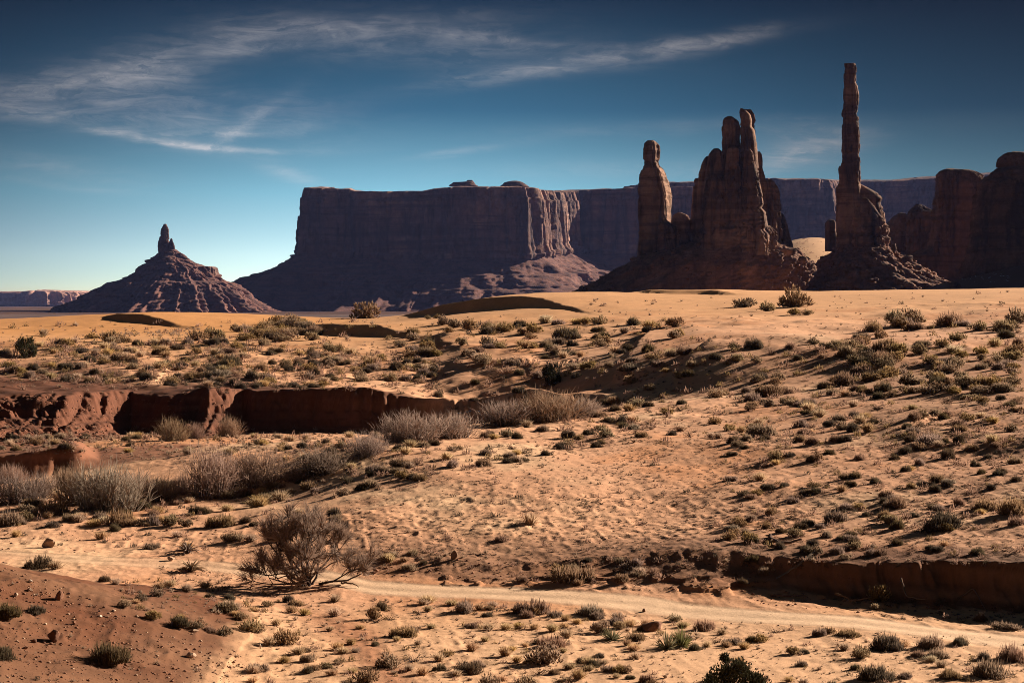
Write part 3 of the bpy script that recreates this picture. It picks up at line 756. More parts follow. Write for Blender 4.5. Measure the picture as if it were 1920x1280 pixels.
# the many-pillared cluster
formation('rock_spire', 'broad cluster of joined rock pillars with three rounded heads, beside the needle', 'rock spires', 1390, 470, 1150, [
    ('pillar', SP, dict(levels=[(218, 1365, 1371), (221, 1358, 1377), (227, 1354, 1382), (240, 1352, 1385), (250, 1353, 1385), (258, 1355, 1384), (280, 1354, 1385), (300, 1354, 1387), (350, 1350, 1390), (480, 1346, 1394)], depth=0.9, n=2.7, turn=-18, nth=120, dz=0.6, seed=21, rough=0.7, cracks=14, beds=12, blocks=0.4)),
    ('pillar', SP, dict(levels=[(205, 1386, 1391), (208, 1385, 1398), (216, 1385, 1404), (228, 1384, 1407), (238, 1385, 1406), (245, 1385, 1411), (270, 1386, 1415), (300, 1385, 1417), (350, 1382, 1420), (480, 1376, 1428)], depth=0.9, n=2.7, turn=-22, nth=120, dz=0.6, seed=22, rough=1.25, cracks=16, beds=12, blocks=0.5, back=-4)),
    ('pillar', SP, dict(levels=[(203, 1397, 1412), (206, 1396, 1415), (212, 1398, 1418), (222, 1400, 1420), (240, 1402, 1420), (255, 1400, 1420), (280, 1398, 1421), (300, 1396, 1424), (480, 1392, 1432)], depth=0.9, n=2.9, turn=-18, nth=110, dz=0.6, seed=23, rough=1.25, cracks=14, beds=12, blocks=0.6, back=8)),
    ('pillar', SP, dict(levels=[(283, 1421, 1427), (287, 1418, 1430), (300, 1417, 1431), (315, 1416, 1431), (330, 1414, 1435), (345, 1412, 1438), (480, 1408, 1446)], depth=1.0, n=2.6, turn=-25, nth=100, dz=0.6, seed=24, rough=1.38, cracks=14, beds=10, blocks=0.5, back=6)),
    ('pillar', SP, dict(levels=[(279, 1338, 1348), (283, 1334, 1353), (290, 1331, 1356), (320, 1326, 1360), (360, 1322, 1362), (480, 1316, 1366)], depth=0.9, n=2.8, turn=-15, nth=110, dz=0.6, seed=25, rough=1.25, cracks=16, beds=10, blocks=0.4, back=-1)),
    ('pillar', SP, dict(levels=[(292, 1326, 1332), (297, 1322, 1336), (310, 1318, 1340), (325, 1314, 1342), (350, 1312, 1342), (480, 1306, 1344)], depth=1.0, n=2.8, turn=-12, nth=100, dz=0.6, seed=26, rough=1.25, cracks=14, beds=10, blocks=0.4, back=5)),
    ('pillar', SP, dict(levels=[(333, 1306, 1316), (336, 1304, 1319), (350, 1304, 1322), (400, 1301, 1325), (440, 1299, 1330), (480, 1298, 1332)], depth=1.1, n=3, nth=90, dz=0.6, seed=27, rough=1.25, cracks=12, beds=9, blocks=0.4, back=9)),
    ('pillar', SP, dict(levels=[(335, 1442, 1452), (338, 1438, 1456), (345, 1435, 1459), (360, 1434, 1464), (380, 1434, 1467), (400, 1432, 1470), (430, 1430, 1473), (480, 1428, 1478)], depth=1.0, n=2.8, turn=-24, nth=110, dz=0.6, seed=28, rough=1.38, cracks=18, beds=10, blocks=0.6, back=10)),
    ('pillar', SP, dict(levels=[(398, 1468, 1472), (402, 1466, 1475), (415, 1464, 1479), (430, 1464, 1482), (446, 1462, 1486), (480, 1458, 1496)], depth=1.0, n=2.4, turn=-25, nth=70, dz=0.6, seed=29, rough=1.0, cracks=5, beds=5, blocks=0.6, back=12)),
    ('buttress', SP, dict(levels=[(283, 1395, 1402), (288, 1392, 1406), (320, 1390, 1412), (360, 1388, 1420), (385, 1388, 1424), (392, 1390, 1420), (400, 1388, 1427), (425, 1386, 1430), (432, 1389, 1426), (440, 1386, 1434), (480, 1382, 1438)], depth=0.9, n=2.5, turn=-22, nth=120, dz=0.5, seed=30, rough=1.62, cracks=18, beds=18, blocks=0.9, back=-13)),
    ('buttress', SP, dict(levels=[(278, 1366, 1380), (282, 1362, 1386), (310, 1360, 1387), (350, 1356, 1390), (480, 1340, 1396)], depth=0.8, n=2.6, turn=-18, nth=110, dz=0.6, seed=31, rough=1.50, cracks=20, beds=8, blocks=0.4, back=-9)),
    ('buttress', SP, dict(levels=[(330, 1330, 1345), (340, 1324, 1352), (380, 1318, 1358), (480, 1308, 1368)], depth=0.75, n=2.6, nth=110, dz=0.6, seed=32, rough=1.50, cracks=20, beds=8, blocks=0.4, back=-9)),
    ('buttress', SP, dict(levels=[(425, 1345, 1440), (432, 1318, 1444), (445, 1310, 1446), (470, 1306, 1448), (490, 1302, 1452)], depth=0.4, n=3, nth=200, dz=0.5, seed=33, rough=1.38, cracks=28, beds=12, blocks=0.6, back=-8, maxdepth=15)),
    ('debris_cone', TA, dict(levels=[(450, 1332, 1440), (456, 1296, 1460), (463, 1268, 1476), (470, 1238, 1492), (480, 1208, 1504), (490, 1190, 1513), (500, 1172, 1517), (515, 1148, 1512), (535, 1110, 1500), (552, 1080, 1480), (575, 1045, 1470), (592, 1020, 1465)], depth=0.42, n=2.1, nth=420, dz=0.45, seed=34, talus=True, rough=0.9, maxdepth=62)),
])
# dark domes at the right edge
formation('rock_butte', 'dark flat-topped sandstone block standing between the low knobs and the frame edge dome', 'butte', 1800, 520, 1330, [
    ('block', BU, dict(levels=[(317, 1772, 1790), (319, 1766, 1818), (323, 1763, 1828), (330, 1760, 1836), (345, 1758, 1842), (360, 1757, 1843), (440, 1752, 1850), (480, 1745, 1858), (540, 1735, 1870)], depth=0.9, n=3.6, nth=190, dz=0.6, seed=41, rough=0.9, cracks=8, beds=16, blocks=0.2)),
    ('ledge', BU, dict(levels=[(470, 1720, 1850), (482, 1700, 1880), (500, 1690, 1890), (545, 1670, 1930)], depth=0.5, n=2.3, nth=200, dz=0.6, seed=42, talus=True, rough=0.8)),
])
formation('rock_butte', 'massive rounded dark sandstone dome cut by the right edge, tallest of the right rocks', 'butte', 1930, 520, 1120, [
    ('dome', BU, dict(levels=[(287, 1886, 1918), (290, 1880, 1926), (296, 1876, 1934), (306, 1874, 1942), (314, 1874, 1946), (318, 1866, 1960), (322, 1860, 1975), (345, 1840, 2010), (370, 1832, 2030), (440, 1824, 2050), (480, 1815, 2060), (545, 1800, 2080)], depth=0.75, n=2.9, nth=230, dz=0.6, seed=43, rough=1.0, cracks=7, beds=24, blocks=0.25, back=-4)),
    ('wall', BU, dict(levels=[(195, 2160, 2640), (262, 2080, 2700), (296, 2040, 2720), (330, 2010, 2740), (350, 2000, 2760), (420, 1990, 2790), (545, 1960, 2840)], depth=0.25, n=2.9, nth=300, dz=0.9, seed=44, rough=1.0, cracks=8, beds=10, blocks=0.3, back=14)),  # out-of-view wall, made taller and longer to shade the right valley
])
formation('rock_butte', 'low dark knobs of sandstone joining the needle to the flat-topped block', 'butte', 1712, 470, 1450, [
    ('knob', BU, dict(levels=[(383, 1719, 1727), (387, 1712, 1734), (394, 1706, 1742), (397, 1704, 1756), (410, 1700, 1765), (440, 1696, 1775), (520, 1685, 1790)], depth=0.9, n=2.7, nth=130, dz=0.6, seed=45, rough=1.0, cracks=7, beds=9, blocks=0.5)),
    ('knob', BU, dict(levels=[(399, 1688, 1700), (403, 1682, 1706), (412, 1676, 1709), (430, 1671, 1712), (455, 1668, 1718), (520, 1664, 1730)], depth=0.9, n=2.6, nth=110, dz=0.6, seed=46, rough=1.0, cracks=6, beds=8, blocks=0.4, back=6)),
    ('knob', BU, dict(levels=[(413, 1673, 1682), (420, 1668, 1690), (440, 1666, 1700), (520, 1662, 1710)], depth=0.9, n=2.5, nth=90, dz=0.6, seed=47, rough=1.0, cracks=5, beds=6, blocks=0.4, back=14)),
])

# ------------------------------------------------------------------ mesas: a cliff line carried along its plan, talus below
def mesa(path, D_ref, seed, step=3.0, back=900, toe_z=-7.0, flute=1.0, capslope=0.12, talus_run=1.22, spurs=1.15, benches=(0.35, 0.62), deep=1.0):
    """path: (px, D, row of rim, row of cliff foot, row of top behind the rim). Returns (cliff+cap mesh, talus mesh)"""
    Pp = np.array(path, float)
    x = (Pp[:, 0] - 960) / F * Pp[:, 1]; y = Pp[:, 1]
    zr = CZ - (Pp[:, 2] - HZ) * y / F; zf = CZ - (Pp[:, 3] - HZ) * y / F; zt = CZ - (Pp[:, 4] - HZ) * y / F
    seg = np.hypot(np.diff(x), np.diff(y)); s = np.r_[0, np.cumsum(seg)]
    t = np.arange(0, s[-1], step)
    X0, Y0 = np.interp(t, s, x), np.interp(t, s, y); ZR, ZF, ZT = np.interp(t, s, zr), np.interp(t, s, zf), np.interp(t, s, zt)
    k = max(3, int(40 / step)); ker = np.hanning(2 * k + 1); ker /= ker.sum()
    pad = lambda a: np.convolve(np.pad(a, k, mode='edge'), ker, 'valid')
    dx, dy = np.gradient(pad(X0)), np.gradient(pad(Y0)); ln = np.hypot(dx, dy)
    NX, NY = dy / ln, -dx / ln            # outward
    rows = []
    nT, nC = 74, 90
    # cliff
    T = t[None, :]
    for i in range(nC + 1):
        h = i / nC                          # 0 foot .. 1 rim
        z = ZF + (ZR - ZF) * h
        off = flute * (9 * fbm(t / 75, z / 900 + seed, s=seed, o=2) + 8.5 * ridged(t / 30, z / 420, s=seed + 1, o=3) + 3.4 * ridged(t / 9, z / 160, s=seed + 2, o=2))
        off += 2.6 * flute * fbm(t / 12, z / 14, s=seed + 4, o=3)
        cvp, cep = cells(t / 30 + 3, z / 320, 0 * t + seed * .37, s=seed + 7); off += flute * (13 * (cvp - .5) - 5 * (cep < .06))
        cvp, cep = cells(t / 11 + 3, z / 110, 0 * t + seed * .77, s=seed + 9); off += flute * 5 * (cvp - .5)
        off -= 26 * flute * np.clip(h - 0.86, 0, 1) ** 1.3 * (1 + 1.2 * fbm(t / 40, z / 60, s=seed + 5, o=2)) * 2
        off += 10 * (1 - h)
        for hb, ab in ((.08, 4), (.86, 4)): off -= ab * sstep(hb - .008, hb + .008, h + .02 * fbm(t / 90, t * 0 + hb * 30, s=seed + 19, o=2)) - ab * .5
        off += 2.5 * np.sin(h * 22 + 3 * fbm(t / 120, t * 0, s=seed + 6, o=2)) * (h < 0.2)
        rows.append((off, z))
    cliff = np.stack([np.stack([X0 + NX * o, Y0 + NY * o, z], -1) for o, z in rows])      # foot -> rim
    # plateau behind the rim
    capr = []
    for d, f in ((8, .1), (22, .28), (45, .5), (85, .78), (130, 0.95), (190, 1.0), (back * .5, 1.0), (back, 1.0)):
        zz_ = ZR + (ZT - ZR) * f + 1.8 * fbm(t / 30, t * 0 + d, s=seed + 8, o=3) + 1.2 * (np.floor(f * 5) % 2)
        di = min(d, 45); ki = max(0, 1 - d / 60)
        capr.append(np.stack([X0 - NX * di + rows[-1][0] * NX * ki, Y0 - NY * di + rows[-1][0] * NY * ki + (d - di), zz_], -1))
    endr = capr[-1].copy(); endr[:, 2] = toe_z - 5
    body = np.concatenate([cliff, np.array(capr), endr[None]], 0)
    # side walls are closed by collapsing the end columns back
    a = body[:, :1].copy(); b = body[:, -1:].copy()
    a[:, :, 1] += back; b[:, :, 1] += back
    body = np.concatenate([a, body, b], 1)
    # talus apron
    tal = []
    for i in range(nT + 1):
        h = i / nT                         # 0 top .. 1 toe
        z = ZF + 6 - (ZF + 6 - toe_z) * h
        Hh = (ZF - toe_z)
        prof = h ** 0.95 * 1.45
        led = 0
        for bq in benches: led = led + 0.10 * sstep(bq - 0.01, bq + 0.05, h)
        sp = ridged(t / 80, h * 0.6 + seed, s=seed + 11, o=3, g=0.55)
        run = Hh * (prof + led) * (1 + spurs * 0.42 * sp * (0.25 + h)) * talus_run
        run = run + 15 * fbm(t / 45, z / 50, s=seed + 16, o=4) + 8 * fbm(t / 18, z / 12, s=seed + 12, o=4) * (.3 + h) + 5.0 * ridged(t / 8, z / 7, s=seed + 13, o=2) * h
        for bq in benches: run = run + 12 * np.exp(-((h - bq) / 0.02) ** 2) * (vnoise(t / 50, t * 0 + bq * 9, s=seed + 14) > -0.3)
        run = run - 4
        xx, yy = X0 + NX * run, Y0 + NY * run
        d3 = (19 * fbm(xx / 48, yy / 48, z / 40, s=seed + 17, o=4) + 6 * ridged(xx / 16, yy / 16, z / 14, s=seed + 18, o=2)) * min(1, .25 + 2 * h)
        tal.append(np.stack([xx + NX * d3, yy + NY * d3, z], -1))
    tal = np.array(tal)
    return grid_mesh('cliff', body, smooth=False), grid_mesh('talus_slope', tal, smooth=False, flip=True)

def mesa_thing(name, label, cat, path, **kw):
    c, ta = mesa(path, path[0][1], **kw)
    mid = path[len(path) // 2]
    root = empty(name, ((mid[0] - 960) / F * mid[1], mid[1], -6.5))
    tag(root, label, cat)
    for nm, me, mt in (('cliff', c, kw.get('mat') or MAT_MESA), ('talus_slope', ta, MAT_FARTALUS)):
        local(link(nm, me, mt), root)
    return root

DM = 4000.0
R1 = mesa_thing('mesa', 'broad flat-topped mesa in shade with one sunlit fluted buttress, left of the spires', 'mesa',
    [(584, 4230, 352, 485, 350), (572, 4120, 352, 483, 351), (573, DM, 353, 480, 351), (600, 3985, 353, 483, 351), (655, 3990, 354, 484, 352), (662, 3990, 358, 484, 357), (730, 3970, 359, 486, 357), (790, 3960, 358, 487, 355), (815, 3960, 355, 487, 350), (850, 3950, 351, 487, 346),
     (935, 3950, 351, 488, 347), (980, 3955, 351, 487, 345), (1005, 3985, 353, 484, 347), (1018, 4080, 356, 480, 350), (1045, 4260, 361, 476, 356), (1066, 4400, 361, 472, 356), (1076, 4560, 359, 470, 356), (1090, 4600, 357, 476, 354), (1130, 4590, 354, 480, 352), (1200, 4560, 352, 480, 350), (1300, 4540, 350, 480, 348)],
    seed=203, back=400)
for nm, lv in (('rim_tower', [(338, 876, 886), (341, 874, 888), (342, 850, 889), (345, 846, 890), (349, 842, 896)]), ('rim_tower', [(340, 955, 974), (342, 947, 980), (345, 943, 984), (350, 938, 992)])):
    local(link(nm, column_mesh(nm, lv, 4080, depth=0.8, n=3, nth=80, dz=1.2, seed=61, rough=0.5, cracks=6, beds=0, blocks=.3), MAT_MESA), R1)
local(link('detached_pillar', column_mesh('detached_pillar', [(405, 559, 568), (407, 558, 569), (440, 558, 568), (470, 557, 569), (490, 552, 574)], 4080, depth=1.0, n=3, nth=60, dz=1.5, seed=62, cracks=4, beds=6, rough=1.3), MAT_MESA), R1)
mesa_thing('mesa', 'distant long mesa wall running behind the rock spires to the right edge', 'mesa',
    [(1160, 5600, 350, 440, 349), (1225, 5350, 343, 440, 338), (1310, 5300, 342, 440, 336), (1400, 5260, 336, 440, 332), (1450, 5250, 334, 440, 331), (1470, 5240, 337, 442, 331), (1540, 5180, 337, 444, 331), (1556, 5200, 338, 446, 332), (1568, 5420, 340, 446, 333), (1590, 5560, 340, 444, 333), (1660, 5500, 341, 444, 333), (1700, 5430, 338, 444, 329), (1760, 5350, 335, 444, 325), (1860, 5300, 328, 444, 318), (2000, 5250, 322, 444, 314), (2300, 5200, 318, 444, 312)],
    seed=300, benches=(0.25, 0.5, 0.75))
R3 = mesa_thing('far_cliffs', 'low far-off rim of rounded pink cliffs at the left edge of the valley', 'cliff',
    [(-500, 9300, 548, 572, 546), (-100, 9200, 548, 572, 546), (10, 9000, 549, 572, 546), (60, 8900, 546, 573, 543), (110, 8950, 547, 572, 544), (150, 9100, 549, 572, 546), (200, 9600, 552, 573, 549), (260, 10000, 560, 573, 557)],
    seed=400, step=7, back=2500, flute=2.6, benches=(0.5,))
for ch in R3.children:
    if ch.name.startswith('cliff'): ch.data.materials[0] = MAT_FARROCK

DB = 3500
formation('butte', 'lone finger of rock on a stepped cone, at the left of the valley', 'butte', 318, 585, DB, [
    ('spire', MAT_MESA, dict(levels=[(420, 307, 312), (423, 306, 313), (430, 303, 315), (440, 301, 315), (450, 299, 316), (460, 298, 317), (475, 299, 322), (490, 297, 328)], depth=0.9, n=2.6, nth=90, dz=1.2, seed=71, rough=1.6, cracks=7, beds=9, blocks=.6)),
    ('fin', MAT_MESA, dict(levels=[(447, 321, 323), (450, 320, 325), (458, 317, 327), (470, 315, 329), (490, 312, 331)], depth=0.8, n=2.4, nth=60, dz=1.2, seed=72, rough=1.6, cracks=4, beds=6, blocks=.6, back=-6)),
    ('cone', MAT_FARTALUS, dict(levels=[(468, 306, 330), (473, 300, 336), (480, 296, 345), (486, 289, 354), (488, 281, 356), (492, 280, 362), (498, 270, 376), (502, 266, 384), (511, 258, 398), (516, 250, 402), (527, 232, 412), (531, 211, 428), (534, 209, 434), (545, 188, 446), (560, 164, 460), (572, 138, 474), (585, 108, 490), (592, 90, 500)], depth=1.15, n=2.1, ribs=2.4, nth=520, dz=0.9, seed=73, talus=True, rough=1.0)),
    ('ledge', MAT_MESA, dict(levels=[(498, 348, 376), (500, 340, 403), (502, 338, 405), (522, 336, 407), (530, 330, 412)], depth=0.9, n=3.4, nth=110, dz=1.0, seed=74, rough=1.3, cracks=9, beds=6, blocks=.5)),
    ('ridge', MAT_FARTALUS, dict(levels=[(531, 430, 452), (535, 400, 500), (545, 380, 540), (560, 360, 580), (592, 330, 640)], depth=0.8, n=2.1, ribs=2.2, nth=320, dz=1.0, seed=75, talus=True, rough=1.0, D=4180)),
    ('ridge', MAT_FARTALUS, dict(levels=[(478, 545, 575), (490, 535, 590), (496, 528, 600), (515, 512, 620), (530, 485, 640), (545, 450, 660), (565, 400, 690), (592, 350, 700)], depth=0.9, n=2.1, ribs=2.2, nth=320, dz=1.0, seed=76, talus=True, rough=1.0, D=4080)),
])
# boulders lying on the needle's rubble cone
def boulder_mesh(name, r, seed, flat=0.8, sub=3, ang=0.25):
    import bmesh
    bm = bmesh.new(); bmesh.ops.create_icosphere(bm, subdivisions=sub, radius=1.0)
    co = np.array([v.co[:] for v in bm.verts])
    # planar cuts give facets
    rs = np.random.default_rng(seed)
    for _ in range(15):
        n = rs.normal(size=3); n /= np.linalg.norm(n); d = rs.uniform(0.5, 0.82)
        ex = co @ n - d; co = co - np.clip(ex, 0, None)[:, None] * n * (0.9)
    co = co * (1 + ang * 0.4 * fbm(co[:, 0] * 1.3 + seed, co[:, 1] * 1.3, co[:, 2] * 1.3, s=seed, o=3))[:, None]
    co = co * (1 + 0.04 * fbm(co[:, 0] * 6 + seed, co[:, 1] * 6, co[:, 2] * 6, s=seed, o=2))[:, None]
    co = co * np.array([r, r * rs.uniform(0.7, 1.0), r * flat])
    co[:, 2] -= co[:, 2].min() + 0.22 * r * flat
    for v, c in zip(bm.verts, co): v.co = c
    me = bpy.data.meshes.new(name); bm.to_mesh(me); bm.free()
    for p in me.polygons: p.use_smooth = False
    return me
# ------------------------------------------------------------------ plant materials
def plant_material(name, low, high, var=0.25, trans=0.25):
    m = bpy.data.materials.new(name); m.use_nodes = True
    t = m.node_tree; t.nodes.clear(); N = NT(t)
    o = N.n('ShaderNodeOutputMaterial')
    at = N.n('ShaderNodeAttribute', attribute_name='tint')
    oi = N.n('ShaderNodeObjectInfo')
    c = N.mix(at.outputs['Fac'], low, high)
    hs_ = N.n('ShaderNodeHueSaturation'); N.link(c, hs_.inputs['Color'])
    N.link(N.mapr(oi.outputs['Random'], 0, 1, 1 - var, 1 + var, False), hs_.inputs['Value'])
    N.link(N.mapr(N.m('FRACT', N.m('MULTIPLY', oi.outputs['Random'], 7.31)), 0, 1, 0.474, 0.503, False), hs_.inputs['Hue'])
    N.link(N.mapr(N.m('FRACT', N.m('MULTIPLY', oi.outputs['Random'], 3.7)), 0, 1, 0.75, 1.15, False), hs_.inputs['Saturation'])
    d = N.n('ShaderNodeBsdfDiffuse'); N.link(hs_.outputs[0], d.inputs['Color'])
    if trans > 0:
        tr = N.n('ShaderNodeBsdfTranslucent'); N.link(hs_.outputs[0], tr.inputs['Color'])
        mx = N.n('ShaderNodeMixShader'); mx.inputs[0].default_value = trans
        N.link(d.outputs[0], mx.inputs[1]); N.link(tr.outputs[0], mx.inputs[2]); N.link(mx.outputs[0], o.inputs[0])
    else: N.link(d.outputs[0], o.inputs[0])
    return m
PM = dict(
    sage=plant_material('grey_sage_leaf', (0.10, 0.07, 0.045), (0.47, 0.318, 0.195), trans=.45),
    rabbit=plant_material('rabbitbrush_leaf', (0.11, 0.075, 0.037), (0.58, 0.425, 0.225), trans=.4),
    dark=plant_material('dark_green_leaf', (0.045, 0.037, 0.024), (0.22, 0.16, 0.09), trans=.3),
    straw=plant_material('straw_blade', (0.26, 0.165, 0.07), (0.64, 0.475, 0.27), trans=.4),
    twig=plant_material('dead_twig', (0.05, 0.034, 0.027), (0.15, 0.105, 0.078), trans=0),
    willow=plant_material('bare_willow_stem', (0.11, 0.077, 0.054), (0.50, 0.37, 0.26), trans=0.2),
    tamar=plant_material('bare_reddish_twig', (0.11, 0.08, 0.06), (0.57, 0.44, 0.335), trans=0.2),
    yucca=plant_material('yucca_blade', (0.09, 0.085, 0.045), (0.34, 0.33, 0.17), trans=0.15),
    deadyucca=plant_material('dry_yucca_blade', (0.10, 0.07, 0.045), (0.42, 0.32, 0.21), trans=0.1),
    juniper=plant_material('juniper_spray', (0.024, 0.025, 0.016), (0.095, 0.092, 0.05), trans=0.15),
    bark=plant_material('grey_bark', (0.07, 0.05, 0.038), (0.17, 0.12, 0.09), trans=0),
    log=plant_material('weathered_wood', (0.10, 0.065, 0.045), (0.25, 0.18, 0.13), trans=0),
)

# ------------------------------------------------------------------ geometry of blades, twigs and sprays (numpy)
def blades(B, T, w, tint, bend=None, seg=2):
    """tapered strips from base points B to tips T; tint: (n,2) base/tip"""
    n = len(B); d = T - B
    rs = np.random.default_rng(n)
    side = np.cross(d, rs.normal(size=(n, 3))); side /= np.maximum(np.linalg.norm(side, axis=1), 1e-9)[:, None]
    w = np.broadcast_to(w, (n,))[:, None]
    Vs = []; ts = []
    for i in range(seg):
        f = i / seg
        p = B + d * f
        if bend is not None: p = p + bend * (f * (1 - f) * 4)[..., None] if np.ndim(f) else p + bend * (4 * f * (1 - f))
        ww = w * (1 - 0.55 * f)
        Vs += [p - side * ww, p + side * ww]; tt = tint[:, 0] + (tint[:, 1] - tint[:, 0]) * f; ts += [tt, tt]
    Vs.append(T); ts.append(tint[:, 1])
    V = np.stack(Vs, 1); TT = np.stack(ts, 1); k = 2 * seg + 1
    f = []
    for i in range(seg - 1):
        f += [(2 * i, 2 * i + 1, 2 * i + 3), (2 * i, 2 * i + 3, 2 * i + 2)]
    f.append((2 * seg - 2, 2 * seg - 1, 2 * seg))
    f = np.array(f)
    I = (np.arange(n)[:, None, None] * k + f[None]).reshape(-1, 3)
    return V.reshape(-1, 3), I, TT.ravel()

def join(parts):
    V = []; I = []; T = []; o = 0
    for v, i, t in parts:
        V.append(v); I.append(i + o); T.append(t); o += len(v)
    return np.concatenate(V), np.concatenate(I), np.concatenate(T)

def soup_mesh(name, part):
    V, I, T = part
    me = raw_mesh(name, V, I.ravel(), np.full(len(I), 3), False)
    vattr(me, 'tint', T)
    return me

def dome_dirs(n, rs, lo=0.0):
    z = rs.uniform(lo, 1, n); a = rs.uniform(0, 2 * np.pi, n); r = np.sqrt(1 - z * z)
    return np.stack([r * np.cos(a), r * np.sin(a), z], 1)

def lumps(rs, k, spread=0.5):
    """overlapping sub-domes that make the outline of a shrub of radius 1"""
    L = [(np.array([0, 0, 0.0]), 0.78)]
    for _ in range(k):
        a = rs.uniform(0, 2 * np.pi); r = rs.uniform(0.25, spread)
        L.append((np.array([math.cos(a) * r, math.sin(a) * r, rs.uniform(-0.05, 0.25)]), rs.uniform(0.35, 0.62)))
    return L

def p_sage(seed, n=900, fine=1.0):
    """rounded twiggy shrub: upright leafy shoots through its whole volume"""
    rs = np.random.default_rng(seed); L = lumps(rs, 5, 0.62); parts = []
    per = n // len(L)
    for c, R in L:
        d = dome_dirs(per, rs, -0.05); rr = R * rs.uniform(0.45, 1.0, per) ** 0.6 * rs.uniform(0.82, 1.12, per)
        T = c + d * rr[:, None]; T[:, 2] = np.maximum(T[:, 2] * 0.9, 0.02)
        B = T - (d * 0.55 + np.array([0, 0, 0.65])) * rs.uniform(0.14, 0.34, per)[:, None]; B[:, 2] = np.maximum(B[:, 2], 0.0)
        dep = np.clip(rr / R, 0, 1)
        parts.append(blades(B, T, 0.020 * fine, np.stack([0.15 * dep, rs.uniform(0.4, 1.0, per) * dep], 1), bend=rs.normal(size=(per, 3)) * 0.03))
    return join(parts)
def p_stems(seed, n=40, r=0.7, w=0.018):
    rs = np.random.default_rng(seed); d = dome_dirs(n, rs, 0.15); T = d * rs.uniform(0.45, 0.85, n)[:, None] * np.array([r, r, 0.9 * r + .1]) / 0.7
    B = np.stack([rs.normal(size=n) * .06, rs.normal(size=n) * .06, np.zeros(n) - 0.03], 1)
    return blades(B, T, w, np.stack([rs.uniform(0, .4, n), rs.uniform(.2, .7, n)], 1), bend=rs.normal(size=(n, 3)) * 0.06, seg=3)
def p_rabbit(seed, n=900):
    """many straight shoots that end in pale puffs on a lumpy dome"""
    rs = np.random.default_rng(seed); L = lumps(rs, 6, 0.6); parts = []
    for c, R in L:
        m = max(6, int(n / len(L) / 12))
        d = dome_dirs(m, rs, 0.1); P = c + d * R * rs.uniform(0.82, 1.05, m)[:, None]; P[:, 2] = np.maximum(P[:, 2], 0.06)
        parts.append(blades(c * 0.3 + np.zeros_like(P) + rs.normal(size=P.shape) * .05 * np.array([1, 1, 0]), P, 0.014, np.stack([np.zeros(m), np.full(m, .5)], 1), seg=2))
        for k in range(m):
            q = 13; e = rs.normal(size=(q, 3)); e /= np.linalg.norm(e, axis=1)[:, None]; e = e * 0.5 + d[k] * 0.8 + np.array([0, 0, .35])
            T = P[k] + e * rs.uniform(0.05, 0.125, q)[:, None]; B = P[k] - e * 0.05 - d[k] * 0.04
            parts.append(blades(B, T, 0.021, np.stack([rs.uniform(.1, .4, q), rs.uniform(.55, 1, q)], 1)))
    return join(parts)
def p_tuft(seed, n=260, h=0.9):
    """bunch grass"""
    rs = np.random.default_rng(seed); a = rs.uniform(0, 2 * np.pi, n); lean = np.abs(rs.normal(0, 0.55, n)); ln = rs.uniform(0.55, 1.05, n)
    B = np.stack([np.cos(a) * rs.uniform(0, .28, n), np.sin(a) * rs.uniform(0, .28, n), np.full(n, -0.02)], 1)
    dr = np.stack([np.cos(a) * np.sin(lean), np.sin(a) * np.sin(lean), np.cos(lean) * h], 1)
    T = B + dr * ln[:, None]; T[:, 2] = np.maximum(T[:, 2], .03)
    return blades(B, T, 0.022, np.stack([rs.uniform(0, .35, n), rs.uniform(.4, 1, n)], 1), bend=np.stack([np.zeros(n), np.zeros(n), rs.uniform(.0, .12, n)], 1), seg=3)
def p_twigs(seed, n=26):
    """low dead brush: crooked twigs sprawling over the sand"""
    rs = np.random.default_rng(seed); parts = []
    for _ in range(n):
        a = rs.uniform(0, 2 * np.pi); el_ = rs.uniform(0.1, 0.8); p = np.array([rs.normal() * .12, rs.normal() * .12, 0.0]); st = rs.uniform(.18, .34); w = rs.uniform(.02, .04)
        for k in range(4):
            q = p + st * np.array([math.cos(a) * math.cos(el_), math.sin(a) * math.cos(el_), math.sin(el_)]); q[2] = max(q[2], 0.01)
            parts.append(blades(p[None], q[None] + (q - p)[None] * .2, w, np.array([[rs.uniform(0, .5), rs.uniform(.3, 1)]])))
            if rs.random() < .6:
                b = a + rs.choice([-1, 1]) * rs.uniform(.5, 1.1); e2 = el_ + rs.uniform(0, .5)
                parts.append(blades(q[None], q[None] + .7 * st * np.array([[math.cos(b) * math.cos(e2), math.sin(b) * math.cos(e2), math.sin(e2)]]), w * .7, np.array([[.3, .8]])))
            p = q; a += rs.normal() * .5; el_ = np.clip(el_ + rs.normal() * .35, -0.2, 1.0); w *= .75
    return join(parts)
